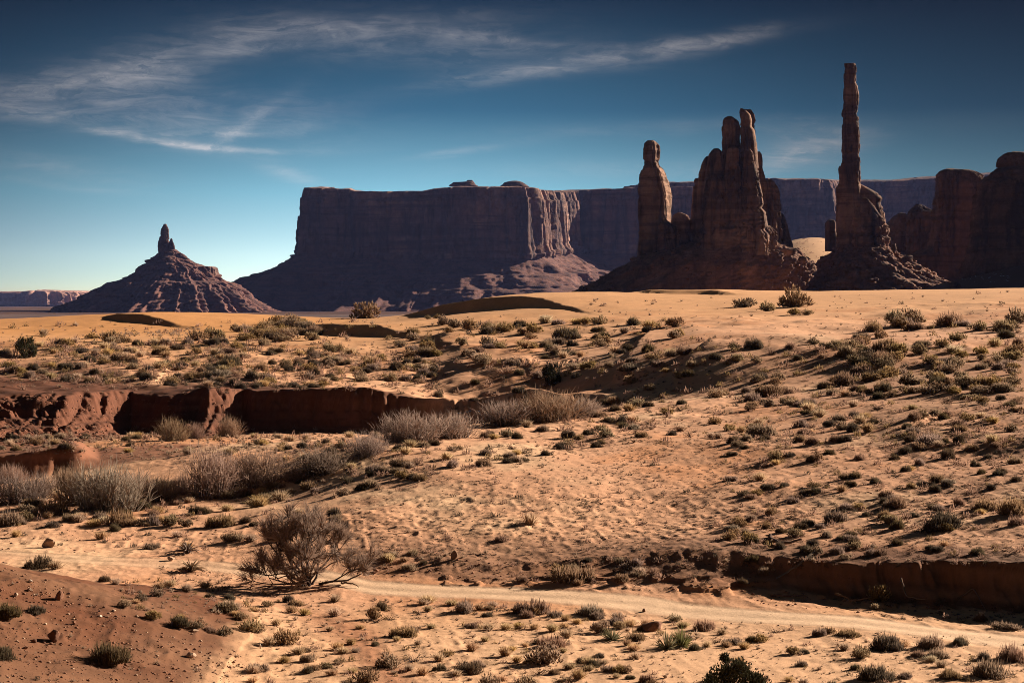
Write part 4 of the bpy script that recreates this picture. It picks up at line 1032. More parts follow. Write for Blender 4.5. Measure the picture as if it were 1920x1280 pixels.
def p_willow(seed, n=400, spread=0.75, up=1.0):
    """leafless many-stemmed thicket: long wands that fork towards the top"""
    rs = np.random.default_rng(seed); parts = []
    a = rs.uniform(0, 2 * np.pi, n); lean = np.clip(np.abs(rs.normal(0, 0.62, n)), 0, 1.45) * spread; ln = rs.uniform(.32, 1.0, n) * (1 - .25 * np.clip(lean, 0, 1))
    r0 = rs.uniform(0, .45, n)
    B = np.stack([np.cos(a) * r0, np.sin(a) * r0, np.full(n, -.03)], 1)
    a2 = a + rs.normal(size=n) * .5
    dr = np.stack([np.cos(a2) * np.sin(lean), np.sin(a2) * np.sin(lean), np.cos(lean) * up], 1)
    M = B + dr * (ln * .55)[:, None]
    bd = rs.normal(size=(n, 3)) * .03
    parts.append(blades(B, M + dr * .05, 0.011, np.stack([rs.uniform(0, .25, n), rs.uniform(.2, .6, n)], 1), bend=bd, seg=2))
    for k in range(3):
        d2 = dr + rs.normal(size=(n, 3)) * .36; d2 /= np.linalg.norm(d2, axis=1)[:, None]
        T = M + d2 * (ln * rs.uniform(.25, .55, n))[:, None]; T[:, 2] = np.maximum(T[:, 2], .02)
        parts.append(blades(M, T, 0.0062, np.stack([rs.uniform(.15, .5, n), rs.uniform(.5, 1, n)], 1), bend=rs.normal(size=(n, 3)) * .02, seg=2))
    return join(parts)

def tube(P, R, sides=6):
    """tapered tube along points"""
    P = np.asarray(P, float); n = len(P); d = np.gradient(P, axis=0); d /= np.linalg.norm(d, axis=1)[:, None]
    ref = np.array([0.3, 0.2, 0.93]); u = np.cross(d, ref); u /= np.maximum(np.linalg.norm(u, axis=1), 1e-6)[:, None]; v = np.cross(d, u)
    th = np.linspace(0, 2 * np.pi, sides + 1)[:-1]
    V = P[:, None] + np.asarray(R)[:, None, None] * (u[:, None] * np.cos(th)[None, :, None] + v[:, None] * np.sin(th)[None, :, None])
    I = []
    for i in range(n - 1):
        for j in range(sides):
            a, b, c, e = i * sides + j, i * sides + (j + 1) % sides, (i + 1) * sides + (j + 1) % sides, (i + 1) * sides + j
            I += [(a, b, c), (a, c, e)]
    return V.reshape(-1, 3), np.array(I), np.repeat(np.linspace(0.1, 0.6, n), sides)

def branching(rs, p, d, ln, r, depth, tubes, tips, gnarl=0.35, split=(2, 3), upward=0.12, shrink=(.62, .85)):
    pts = [p]; q = p.copy(); dd = d / np.linalg.norm(d); k = 4
    for i in range(k):
        dd = dd + rs.normal(size=3) * gnarl * .35 + np.array([0, 0, upward * .3]); dd /= np.linalg.norm(dd)
        q = q + dd * ln / k; q[2] = max(q[2], 0.02); pts.append(q.copy())
    tubes.append((np.array(pts), np.linspace(r, r * .62, k + 1)))
    if depth == 0:
        tips.append((np.array(pts), dd)); return
    for _ in range(rs.integers(split[0], split[1] + 1)):
        e = dd + rs.normal(size=3) * .5 + np.array([0, 0, upward]); f = rs.integers(2, k + 1)
        branching(rs, pts[f].copy(), e, ln * rs.uniform(*shrink), r * .6, depth - 1, tubes, tips, gnarl, split, upward, shrink)

def p_tamarisk(seed):
    rs = np.random.default_rng(seed); tubes = []; tips = []
    for a, lean, L in ((0.1, 1.15, .62), (2.9, 1.1, .66), (0.7, .8, .62), (2.3, .75, .66), (1.6, .25, .62), (4.4, .35, .60), (5.3, .9, .5), (3.9, .9, .55), (1.1, .5, .6), (3.3, 1.35, .55), (6.1, 1.35, .55), (2.0, .45, .64), (5.0, .5, .58)):
        d = np.array([math.cos(a) * math.sin(lean), math.sin(a) * math.sin(lean) * .9, math.cos(lean)])
        branching(rs, np.array([rs.normal() * .05, rs.normal() * .05, 0]), d, L * .62, .016, 3, tubes, tips, .5, (2, 3), .10, (.55, .8))
    V = [tube(p, r, 5) for p, r in tubes]
    B = []; T = []
    for pts, dd in tips:
        for _ in range(60):
            f = rs.integers(1, len(pts)); b = pts[f] - (pts[f] - pts[f - 1]) * rs.random()
            e = dd + rs.normal(size=3) * .45 + np.array([0, 0, .15]); e /= np.linalg.norm(e)
            B.append(b); T.append(b + e * rs.uniform(.06, .22))
    B, T = np.array(B), np.array(T); T[:, 2] = np.maximum(T[:, 2], .01); n = len(B)
    tw = blades(B, T, .0034, np.stack([rs.uniform(.1, .5, n), rs.uniform(.5, 1, n)], 1), seg=2)
    return join(V), tw
def p_yucca(seed, n=110, droop=0.0):
    rs = np.random.default_rng(seed); d = dome_dirs(n, rs, -0.05 if droop else 0.08); ln = rs.uniform(.6, 1, n)
    T = d * ln[:, None]; T[:, 2] = np.maximum(T[:, 2] - droop * rs.random(n), .02)
    B = d * .06
    return blades(B, T, .032, np.stack([rs.uniform(.0, .4, n), rs.uniform(.45, 1, n)], 1), bend=np.stack([np.zeros(n), np.zeros(n), np.full(n, droop * .25)], 1), seg=3)
def p_juniper(seed, n=3200):
    rs = np.random.default_rng(seed); parts = []
    L = [(np.array([0, 0, .45]), .42)]
    for _ in range(13):
        a = rs.uniform(0, 6.28); r = rs.uniform(.3, .72); L.append((np.array([math.cos(a) * r, math.sin(a) * r, rs.uniform(.18, .85)]), rs.uniform(.17, .34)))
    per = n // len(L)
    for c, R in L:
        d = rs.normal(size=(per, 3)); d /= np.linalg.norm(d, axis=1)[:, None]; rr = R * rs.uniform(.5, 1.1, per)
        T = c + d * rr[:, None]; T[:, 2] = np.maximum(T[:, 2], .02); e = d * .5 + np.array([0, 0, .6]) + rs.normal(size=(per, 3)) * .35
        B = T - e * .09
        parts.append(blades(B, T, .022, np.stack([.1 * rs.random(per), rs.uniform(.3, 1, per)], 1)))
    return join(parts)

PROTO = {}
def norm_part(p):
    V, I, T = p
    r = np.percentile(np.hypot(V[:, 0], V[:, 1]), 97); h = np.percentile(V[:, 2], 99)
    return V / np.array([r, r, h]), I, T
def proto(kind, n, fn, mat):
    PROTO[kind] = []
    for i in range(n):
        me = soup_mesh(kind, norm_part(fn(i)) if kind != 'bush_stems' else fn(i)); me.materials.append(PM[mat]); PROTO[kind].append(me)
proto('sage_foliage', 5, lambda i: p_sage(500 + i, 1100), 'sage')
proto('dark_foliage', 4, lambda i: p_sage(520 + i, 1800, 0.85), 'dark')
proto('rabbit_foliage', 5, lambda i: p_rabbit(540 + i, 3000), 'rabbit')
proto('grass_blades', 5, lambda i: p_tuft(560 + i), 'straw')
proto('dead_twigs', 6, lambda i: p_twigs(580 + i), 'twig')
proto('willow_stems', 4, lambda i: p_willow(600 + i), 'willow')
proto('fine_willow_stems', 3, lambda i: p_willow(620 + i, 420, 1.0, .85), 'willow')
proto('yucca_blades', 3, lambda i: p_yucca(640 + i), 'yucca')
proto('dry_yucca_blades', 2, lambda i: p_yucca(650 + i, 90, .5), 'deadyucca')
proto('bush_stems', 4, lambda i: p_stems(660 + i), 'bark')
proto('tuft_crown', 2, lambda i: p_tuft(670 + i, 60, .35), 'straw')
proto('juniper_crown', 2, lambda i: p_juniper(680 + i), 'juniper')

# ------------------------------------------------------------------ placing
THINGS = []      # every plant / rock placed: dict(kind, px, py, w, obj)
def place_at(px, py):
    p = at(px, py)
    return p

KINDS = {   # kind: (object name, category, part list [(part name, proto)], height / width)
    'sage': ('sagebrush', 'bush', [('foliage', 'sage_foliage'), ('stem', 'bush_stems')], 0.43),
    'dark': ('dark_bush', 'bush', [('foliage', 'dark_foliage'), ('stem', 'bush_stems')], 0.44),
    'rabbit': ('rabbitbrush', 'bush', [('foliage', 'rabbit_foliage'), ('stem', 'bush_stems')], 0.5),
    'tuft': ('grass_tuft', 'grass tuft', [('blade', 'grass_blades')], 0.52),
    'twigs': ('dead_brush', 'dead brush', [('twig', 'dead_twigs')], 0.36),
    'willow': ('bare_willow', 'willow', [('stem', 'willow_stems')], 0.75),
    'brush': ('bare_shrub', 'shrub', [('stem', 'fine_willow_stems')], 0.7),
    'yucca': ('yucca', 'yucca', [('blade', 'yucca_blades')], 0.62),
    'dryyucca': ('dry_yucca', 'yucca', [('blade', 'dry_yucca_blades')], 0.42),
    'juniper': ('juniper', 'juniper', [('crown', 'juniper_crown'), ('trunk', 'bush_stems')], 0.72),
}
_rs = np.random.default_rng(99)
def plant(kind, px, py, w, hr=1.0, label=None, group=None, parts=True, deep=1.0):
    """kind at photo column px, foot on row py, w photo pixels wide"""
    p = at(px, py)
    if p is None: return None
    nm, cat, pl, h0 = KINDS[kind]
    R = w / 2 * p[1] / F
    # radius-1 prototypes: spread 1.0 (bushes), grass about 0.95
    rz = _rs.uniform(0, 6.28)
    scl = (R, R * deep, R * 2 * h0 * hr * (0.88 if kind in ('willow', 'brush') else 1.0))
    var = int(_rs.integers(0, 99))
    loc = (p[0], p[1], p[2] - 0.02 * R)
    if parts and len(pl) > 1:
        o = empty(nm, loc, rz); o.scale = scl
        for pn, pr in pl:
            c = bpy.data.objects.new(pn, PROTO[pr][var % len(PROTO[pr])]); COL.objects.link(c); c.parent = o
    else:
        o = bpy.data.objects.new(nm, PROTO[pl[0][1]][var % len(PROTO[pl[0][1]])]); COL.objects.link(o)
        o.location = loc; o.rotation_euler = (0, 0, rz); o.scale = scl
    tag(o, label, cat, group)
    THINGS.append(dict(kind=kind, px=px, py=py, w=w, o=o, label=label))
    return o

LANDMARKS = []   # (px, py, phrase)
def mark(px, py, phrase): LANDMARKS.append((px, py, phrase))
# ------------------------------------------------------------------ the plants and stones one can point at
def tree_tamarisk():
    p = at(578, 1096); s = 108 * p[1] / F
    trunk, tw = p_tamarisk(9)
    root = empty('bare_tamarisk', tuple(p)); root.scale = (s * 1.5, s * 1.4, s * 1.5)
    for nm, q, mt in (('branch', trunk, 'bark'), ('twig', tw, 'tamar')):
        me = soup_mesh(nm, q); me.materials.append(PM[mt]); o = bpy.data.objects.new(nm, me); COL.objects.link(o); o.parent = root
    tag(root, 'large leafless tamarisk with spreading dark limbs and reddish twigs beside the sandy track', 'tree')
tree_tamarisk(); mark(580, 1080, 'the leafless tamarisk')

SPECIAL = [  # kind, px, py, width, height ratio, label
    ('juniper', 46, 670, 50, 1.05, 'round dark green juniper on the plateau above the red cliff'),
    ('juniper', 1032, 722, 44, 1.3, 'small dark juniper at the head of the shaded gully'),
    ('willow', 205, 957, 160, .85, 'tall grey bare willow clump on the flat, wider of the two tall clumps'),
    ('willow', 150, 945, 110, 1.0, 'grey bare willow joined to the near side of the wide clump'),
    ('willow', 400, 930, 140, 1.0, 'tallest dark bare willow, leaning right below the red cliffs'),
    ('willow', 478, 912, 150, .72, 'bare dark willow spreading right of the tallest one'),
    ('brush', 300, 938, 90, .85, 'thin bare shrub between the two tall willow clumps'),
    ('brush', 345, 925, 80, .8, 'low bare shrub at the left foot of the tallest willow'),
    ('brush', 250, 930, 90, .8, 'bare shrub rising behind the gap between the willow clumps'), ('brush', 555, 900, 80, .6, 'low bare shrub between the spreading willow and the gully rim'), ('brush', 20, 905, 80, .7, 'far pale thicket touching the left frame edge'), ('brush', 125, 912, 80, .7, 'pale bare thicket behind the wide willow clump'),
    ('brush', 610, 886, 130, .55, 'sprawling bare shrub on the near rim of the gully'),
    ('brush', 690, 852, 110, .6, 'thin forked bare shrub at the gully edge'),
    ('brush', 325, 826, 84, .8, 'pale bare shrub under the lit part of the red cliff'),
    ('brush', 365, 822, 52, .9, 'smaller pale bare shrub at the foot of the red cliff'),
    ('brush', 428, 818, 62, .95, 'pale rounded bare shrub where the red cliff turns dark'),
    ('brush', 40, 942, 130, .7, 'pale grassy bare thicket at the left frame edge'),
    ('brush', 85, 928, 80, .8, 'bare pale thicket next to the left frame edge'),
    ('willow', 770, 828, 140, .62, 'grey bare thicket in the gully, in front of the dark end of the cliff'),
    ('willow', 845, 820, 130, .55, 'grey bare thicket in the gully right of the cliff end'),
    ('willow', 945, 795, 140, .5, 'grey bare thicket in the gully below the shaded sand slope'),
    ('willow', 1030, 788, 150, .58, 'broad dark bare thicket at the right end of the gully'),
    ('willow', 1090, 780, 110, .5, 'rightmost bare thicket, where the gully meets the slope'),
    ('rabbit', 683, 597, 60, 1.0, 'big rounded rabbitbrush alone on the dune brink, before the far plain'),
    ('rabbit', 1492, 575, 66, 1.1, 'big rabbitbrush on the sand crest in front of the spires'),
    ('rabbit', 1438, 583, 36, 1.0, 'rounded rabbitbrush left of the big one before the spires'),
    ('rabbit', 1398, 575, 48, 0.7, 'low trailing rabbitbrush on the sand before the spires'),
    ('rabbit', 1490, 590, 28, 0.9, 'small pale rabbitbrush in front of the big one before the spires'),
    ('rabbit', 1515, 590, 24, 0.9, 'small rabbitbrush right of the big one before the spires'),
    ('rabbit', 1678, 606, 44, 1.1, 'rabbitbrush forming the left half of the wide pair on the sand'),
    ('rabbit', 1712, 604, 54, 0.95, 'rabbitbrush forming the right half of the wide pair on the sand'),
    ('sage', 1782, 610, 58, 1.0, 'large dark sagebrush on the sand right of the wide rabbitbrush pair'),
    ('sage', 1806, 612, 36, 0.8, 'smaller sagebrush leaning on the large dark one on the sand'),
    ('rabbit', 1908, 606, 50, 1.2, 'tall rabbitbrush cut by the right frame edge'),
    ('rabbit', 880, 619, 40, 1.1, 'clumped rabbitbrush in the middle of the bright sand'),
    ('rabbit', 917, 618, 28, 1.0, 'rabbitbrush just right of the clump on the bright sand'),
    ('rabbit', 1000, 623, 34, 1.1, 'rounded rabbitbrush standing alone on the bright sand'),
    ('dark', 1066, 634, 56, 0.85, 'dark spreading bush on the bright middle sand'),
    ('dark', 1125, 634, 36, 0.8, 'small dark bush right of the spreading one on the bright sand'),
    ('sage', 1040, 645, 50, 0.6, 'low dark sagebrush in front of the spreading dark bush'),
    ('rabbit', 802, 598, 14, 1.0, 'tiny round rabbitbrush on the sand below the dune slip face'),
    ('rabbit', 820, 597, 18, 0.9, 'tiny rabbitbrush right of its twin below the dune slip face'),
    ('rabbit', 205, 640, 44, 0.9, 'rabbitbrush heading the row on the left dune'),
    ('sage', 232, 642, 30, 1.0, 'grey sagebrush right of the rabbitbrush on the left dune'),
    ('rabbit', 400, 636, 40, 1.0, 'rabbitbrush with a yellow crown on the left dune'),
    ('rabbit', 368, 638, 46, 0.8, 'low rabbitbrush left of the yellow crowned one on the dune'),
    ('rabbit', 545, 615, 50, 0.9, 'topmost rabbitbrush of the dense dune thicket'),
    ('rabbit', 495, 630, 50, 0.9, 'rabbitbrush at the left of the dense dune thicket'),
    ('rabbit', 575, 622, 40, 0.9, 'rabbitbrush at the right end of the dense dune thicket'),
    ('dark', 425, 688, 54, 0.8, 'wide dark green bush in the middle of the left plateau'),
    ('sage', 420, 705, 44, 0.7, 'sagebrush below the wide dark green bush on the plateau'),
    ('rabbit', 1335, 650, 0, 1, None), ('dark', 1412, 652, 42, 1.0, 'dark clumped bush on the shadowed sand incline'),
    ('rabbit', 1420, 680, 26, 1.0, 'small rabbitbrush below the dark clumped bush on the incline'),
    ('sage', 1660, 660, 60, 0.9, 'dark sagebrush growing over a sandy hollow'), ('sage', 1655, 680, 60, 0.8, 'sagebrush at the front of the sandy hollow'),
    ('rabbit', 1625, 675, 34, 1.2, 'rounded rabbitbrush left of the sandy hollow'), ('rabbit', 1600, 682, 36, 0.9, 'low rabbitbrush far left of the sandy hollow'),
    ('rabbit', 1626, 697, 44, 0.8, 'yellow rabbitbrush below the sandy hollow'), ('sage', 1588, 722, 50, 1.2, 'tall grey sagebrush by the bare sand patch'),
    ('sage', 1440, 742, 58, 0.95, 'broad rounded grey brush at the edge of the incline shadow'), ('sage', 1475, 738, 30, 1.0, 'grey brush just right of the broad rounded one'),
    ('rabbit', 1458, 714, 30, 1.2, 'yellowish upright rabbitbrush above the broad rounded grey brush'),
    ('rabbit', 1780, 724, 24, 1.5, 'upright yellow rabbitbrush left of a matching row on the right slope'),
    ('rabbit', 1808, 726, 50, 0.9, 'rabbitbrush row on the upper right slope'), ('rabbit', 1735, 738, 46, 0.7, 'flat rabbitbrush below the row on the right slope'),
    ('sage', 1428, 815, 60, 0.8, 'large dark mound bush on the sunlit slope below the incline'), ('sage', 1500, 800, 32, 1.2, 'upright grey brush right of the dark mound bush'),
    ('sage', 1798, 802, 30, 1.3, 'upright grey brush in the dark band of the right slope'), ('rabbit', 1895, 808, 28, 1.0, 'pale capped rabbitbrush near the right edge in the dark band'),
    ('sage', 1745, 830, 70, 0.6, 'long low dark sagebrush across the right slope'), ('sage', 1710, 815, 40, 0.9, 'dark brush above the long low one on the right slope'),
    ('rabbit', 1342, 755, 0, 1, None), ('sage', 1688, 951, 46, 1.1, 'dense rounded grey brush on the lower right slope'),
    ('dark', 1765, 992, 80, 0.9, 'large dark green bush low on the right slope'), ('sage', 1850, 955, 60, 0.8, 'grey brush above the large dark bush on the right slope'),
    ('sage', 1900, 962, 60, 1.1, 'tall grey brush at the right edge of the lower slope'), ('sage', 1908, 985, 36, 1.1, 'dark grey brush in front of the tall one by the right edge'),
    ('sage', 1564, 977, 46, 1.0, 'spiky dark grey brush above the driftwood'), ('sage', 1661, 970, 30, 1.1, 'small spiky grey brush right of the driftwood'),
    ('rabbit', 1492, 1006, 36, 0.9, 'pale rounded rabbitbrush just above the curved driftwood'), ('rabbit', 1435, 990, 26, 1.0, 'pale small rabbitbrush up the slope from the driftwood'),
    ('rabbit', 1366, 1012, 30, 1.2, 'yellow rabbitbrush on the left of the cluster above the shaded bank'), ('rabbit', 1405, 1016, 36, 1.0, 'rabbitbrush with pale heads in the cluster above the shaded bank'),
    ('rabbit', 1378, 1005, 24, 1.2, 'upright rabbitbrush at the back of the cluster above the shaded bank'), ('sage', 1538, 990, 22, 1.0, 'small grey round brush left of the spiky ones'),
    ('rabbit', 1605, 1028, 30, 0.9, 'rabbitbrush on the rim of the shaded bank'), ('tuft', 1637, 1026, 16, 0.9, 'straw tuft on the rim of the shaded bank, beside the rabbitbrush'),
    ('tuft', 995, 982, 40, 1.1, 'lone straw coloured grass bush with a long shadow on the open slope'),
    ('sage', 940, 1014, 32, 0.8, 'dark sagebrush below the lone straw bush'),
    ('sage', 1082, 1092, 92, 0.75, 'wide pale grey shrub pile on the low road bank'), ('rabbit', 1050, 1078, 44, 0.9, 'pale rabbitbrush at the back of the wide grey shrub pile'),
    ('sage', 1182, 1066, 40, 0.7, 'grey brush right of the wide shrub pile'), ('tuft', 1193, 1080, 30, 0.7, 'straw tuft at the foot of the slope right of the shrub pile'),
    ('rabbit', 1650, 1126, 44, 1.3, 'sunlit pale bush glowing in front of the shaded bank'), ('rabbit', 1641, 1142, 22, 1.0, 'little sunlit sprig below the glowing bush in the shade'),
    ('dark', 197, 1241, 84, 0.95, 'big dark green bush on the red gravel hill'), ('dark', 8, 1156, 56, 1.0, 'dark bush on the red gravel hill, cut by the left edge'),
    ('dark', 8, 1236, 56, 1.0, 'lower dark bush cut by the left edge on the gravel hill'), ('dark', 68, 1148, 44, 0.7, 'low dark bush in a rill of the red gravel hill'),
    ('dark', 70, 1064, 60, 0.8, 'dark brush on the brow of the red gravel hill'), ('tuft', 105, 1066, 34, 1.0, 'pale grass on the brow of the red gravel hill'),
    ('dark', 332, 1173, 46, 0.95, 'dark green bush at the foot of the gravel hill'), ('rabbit', 366, 1178, 38, 0.9, 'pale rabbitbrush right of the dark bush at the hill foot'),
    ('rabbit', 420, 1190, 34, 1.0, 'pale rounded rabbitbrush along the gravel hill foot'), ('sage', 394, 1184, 28, 0.9, 'grey brush between two pale rabbitbrushes at the hill foot'),
    ('rabbit', 425, 1148, 50, 0.85, 'pale rabbitbrush on the sand between tamarisk and gravel hill'), ('rabbit', 470, 1183, 48, 0.95, 'rounded green and cream rabbitbrush right of the hill foot'),
    ('rabbit', 232, 1137, 30, 0.9, 'cream rabbitbrush on the upper toe of the gravel hill'), ('rabbit', 288, 1161, 42, 0.8, 'cream low rabbitbrush on the middle toe of the gravel hill'),
    ('dryyucca', 352, 1036, 58, 0.9, 'dark collapsed yucca heap beside the track'), ('dryyucca', 358, 1070, 74, 0.7, 'dry yucca with pale strap leaves lying beside the track'),
    ('sage', 228, 984, 58, 1.1, 'rounded pale grey brush in front of the wide willow clump'), ('sage', 414, 985, 60, 0.85, 'rounded brown grey brush right of the sandy hummocks'),
    ('rabbit', 320, 985, 44, 0.9, 'pale brush in front of the sandy hummocks'), ('rabbit', 347, 986, 28, 1.0, 'yellow brush on the sandy hummocks'), ('sage', 100, 965, 70, 0.9, 'grey brush mound below the left thicket'),
    ('sage', 18, 985, 60, 1.0, 'dark grey brush at the left edge below the thicket'), ('sage', 128, 976, 32, 1.0, 'small dark brush left of the rounded pale grey one'),
    ('sage', 438, 1012, 50, 0.7, 'dark brush capping a sand hummock left of the tamarisk'), ('sage', 286, 1028, 36, 0.7, 'grey brush on the track edge above the dry yucca'),
    ('rabbit', 531, 1207, 58, 0.95, 'large cream topped rabbitbrush on the near sand, left of the rust rut'), ('rabbit', 486, 1184, 30, 1.1, 'cream rabbitbrush touching the rim of the near gravel'),
    ('sage', 487, 1258, 46, 0.8, 'grey brush right of the gravel hill corner'), ('tuft', 533, 1241, 32, 0.8, 'straw tuft in the lower left sand'),
    ('tuft', 658, 1207, 28, 0.9, 'golden grass tuft beside the rust rut'), ('tuft', 667, 1223, 24, 0.9, 'golden grass tuft in front of the one by the rut'), ('tuft', 618, 1182, 20, 1.0, 'round golden tuft left of the rust rut'),
    ('rabbit', 702, 1160, 32, 1.5, 'tall cream rabbitbrush beside an eroded hole'), ('sage', 757, 1190, 58, 0.7, 'sprawling grey brush right of the eroded hole'),
    ('tuft', 744, 1201, 20, 1.0, 'golden tuft in front of the sprawling grey brush'), ('tuft', 784, 1208, 20, 1.0, 'golden tuft right of the sprawling grey brush'),
    ('twigs', 774, 1240, 46, 1.2, 'purplish grey dead brush in the near sand'), ('rabbit', 728, 1250, 54, 0.95, 'pale rabbitbrush left of the purplish dead brush'), ('rabbit', 688, 1279, 54, 1.0, 'cream topped rabbitbrush at the bottom edge'),
    ('dark', 874, 1260, 58, 0.8, 'dense olive bush near the bottom edge'), ('rabbit', 918, 1285, 48, 0.9, 'rabbitbrush at the bottom edge right of the olive bush'), ('sage', 869, 1146, 50, 0.95, 'olive grey brush standing on the pale track side'),
    ('sage', 918, 1142, 28, 0.7, 'small grey brush right of the one at the track side'), ('sage', 880, 1176, 34, 0.7, 'low grey brush below the track side brush'),
    ('sage', 1000, 1146, 76, 0.7, 'wide feathery grey brush on the pale flat'), ('sage', 1110, 1152, 56, 0.85, 'grey brush by the bend of the pale track'), ('sage', 1148, 1170, 44, 0.7, 'olive brush below the bend of the pale track'),
    ('rabbit', 1126, 1184, 38, 1.05, 'round cream rabbitbrush left of the yuccas'), ('yucca', 1148, 1200, 50, 0.8, 'pale green yucca under the round cream rabbitbrush'), ('sage', 1187, 1200, 46, 0.9, 'grey brush touching the left yucca'),
    ('yucca', 1250, 1216, 46, 1.2, 'upright yucca, left of the twin pair'), ('yucca', 1278, 1212, 54, 1.1, 'spiky yucca, right of the twin pair'), ('sage', 1323, 1181, 46, 1.0, 'dark grey spiky brush right of the twin yuccas'),
    ('sage', 1368, 1208, 46, 0.7, 'bluish grey low brush far right of the twin yuccas'), ('sage', 1035, 1214, 58, 0.9, 'grey brush with pale top in the near flat'), ('rabbit', 1020, 1243, 74, 0.95, 'large pale topped bush in front of the grey one, near flat'),
    ('twigs', 1010, 1264, 36, 1.3, 'purple brown twiggy brush below the large pale topped bush'), ('twigs', 1063, 1284, 56, 1.3, 'purple brown twiggy brush cut by the bottom edge'), ('rabbit', 985, 1290, 52, 0.9, 'greenish rabbitbrush cut by the bottom edge'),
    ('tuft', 1176, 1209, 22, 1.1, 'golden tuft in front of the yucca brush'), ('tuft', 1058, 1177, 26, 0.9, 'golden tuft on the flat above the grey brush'), ('tuft', 1055, 1222, 24, 0.8, 'golden tuft between two grey brushes'), ('tuft', 985, 1212, 18, 1.0, 'golden tuft left of the pale topped bush'),
    ('juniper', 1378, 1290, 112, 0.75, 'broad dark olive bush cut by the bottom edge'), ('dark', 1663, 1216, 66, 0.95, 'dense green bush on the flat below the shaded bank'), ('rabbit', 1614, 1233, 40, 1.1, 'cream speckled round rabbitbrush left of the dense green bush'),
    ('sage', 1749, 1214, 54, 1.1, 'tall grey brush with brown top on the right flat'), ('sage', 1762, 1232, 50, 0.8, 'dark grey brush in front of the tall brown topped one'), ('dark', 1640, 1273, 70, 0.85, 'large dark bush on the lower right flat'),
    ('sage', 1780, 1272, 46, 0.9, 'grey brush near the lower right corner'), ('tuft', 1746, 1240, 30, 0.9, 'golden grass clump on the right flat'), ('tuft', 1765, 1250, 32, 0.9, 'golden grass clump in front of its neighbour on the right flat'), ('sage', 1868, 1268, 84, 0.9, 'dark brush mass in the lower right corner'),
    ('sage', 1893, 1238, 64, 1.1, 'dark brush by the right edge of the flat'), ('sage', 1886, 1178, 60, 0.5, 'dark low brush where the track leaves the frame'), ('sage', 1536, 1190, 30, 1.1, 'dark spiky brush below the pale track'), ('rabbit', 1556, 1186, 32, 0.7, 'pale grassy bush right of the dark spiky one'),
    ('sage', 1594, 1192, 54, 0.6, 'low grey brush right of the pale grassy bush'), ('sage', 1805, 1205, 36, 0.9, 'thin bare brush at the right of the pale track'),
    ('twigs', 800, 896, 40, 1.1, 'dark dead brush heap alone on the open slope'), ('sage', 905, 872, 34, 0.9, 'rounded sagebrush with a shadow on the upper open slope'), ('sage', 850, 875, 34, 1.0, 'greyish sagebrush left of the rounded one on the upper slope'),
    ('sage', 700, 886, 40, 0.9, 'grey brush pair, left member, on the gully shoulder'), ('sage', 722, 884, 30, 0.9, 'grey brush pair, right member, on the gully shoulder'), ('sage', 697, 912, 34, 0.9, 'olive brush below the grey pair on the gully shoulder'),
]
for k, px, py, w, hr, lb in SPECIAL:
    if lb is None: continue
    o = plant(k, px, py, w, hr, lb, deep=(1.0 if k not in ('willow', 'brush') else 0.8))
for a in ((46, 655, 'the round dark juniper'), (205, 900, 'the wide willow clump'), (420, 890, 'the tallest bare willow'), (690, 835, 'the thin forked bare shrub'), (430, 800, 'the pale shrub by the dark cliff'),
          (790, 800, 'the grey gully thicket'), (1040, 765, 'the broad dark gully thicket'), (683, 585, 'the rabbitbrush on the dune brink'), (1492, 560, 'the big rabbitbrush before the spires'), (1697, 595, 'the wide rabbitbrush pair'),
          (1782, 600, 'the large dark sagebrush on the sand'), (880, 608, 'the clumped rabbitbrush on the bright sand'), (1066, 625, 'the dark spreading sand bush'), (400, 626, 'the yellow crowned rabbitbrush'), (545, 608, 'the dense dune thicket'),
          (425, 680, 'the wide dark plateau bush'), (1412, 640, 'the dark clumped bush on the incline'), (1655, 665, 'the sandy hollow'), (1440, 730, 'the broad rounded grey brush'), (1588, 710, 'the tall sagebrush by bare sand'),
          (1808, 716, 'the rabbitbrush row'), (1428, 800, 'the dark mound bush on the slope'), (1745, 820, 'the long low dark sagebrush'), (1765, 970, 'the large dark bush on the right slope'), (1500, 1015, 'the curved driftwood'),
          (1385, 1010, 'the rabbitbrush cluster above the bank'), (995, 970, 'the lone straw bush'), (1082, 1075, 'the wide grey shrub pile'), (1650, 1110, 'the glowing bush in the shade'), (197, 1220, 'the big dark bush on the gravel hill'), (332, 1160, 'the dark bush at the hill foot'),
          (360, 1050, 'the dry yucca'), (228, 970, 'the pale grey brush before the willows'), (531, 1190, 'the cream rabbitbrush by the rut'), (700, 1150, 'the cream rabbitbrush by the hole'), (760, 1230, 'the purplish dead brush'), (874, 1248, 'the olive bush near the bottom edge'),
          (869, 1130, 'the olive grey track side brush'), (1000, 1135, 'the wide feathery brush'), (1126, 1170, 'the round cream rabbitbrush'), (1265, 1195, 'the twin yuccas'), (1020, 1225, 'the large pale topped bush'), (1378, 1265, 'the broad dark olive bush'),
          (1663, 1200, 'the dense green bush on the flat'), (1640, 1255, 'the large dark bush on the lower flat'), (1755, 1210, 'the tall brown topped brush'), (1880, 1250, 'the dark brush in the lower right corner'), (800, 885, 'the dead brush heap on the slope'), (905, 862, 'the rounded slope sagebrush'), (708, 878, 'the grey brush pair')): mark(*a)

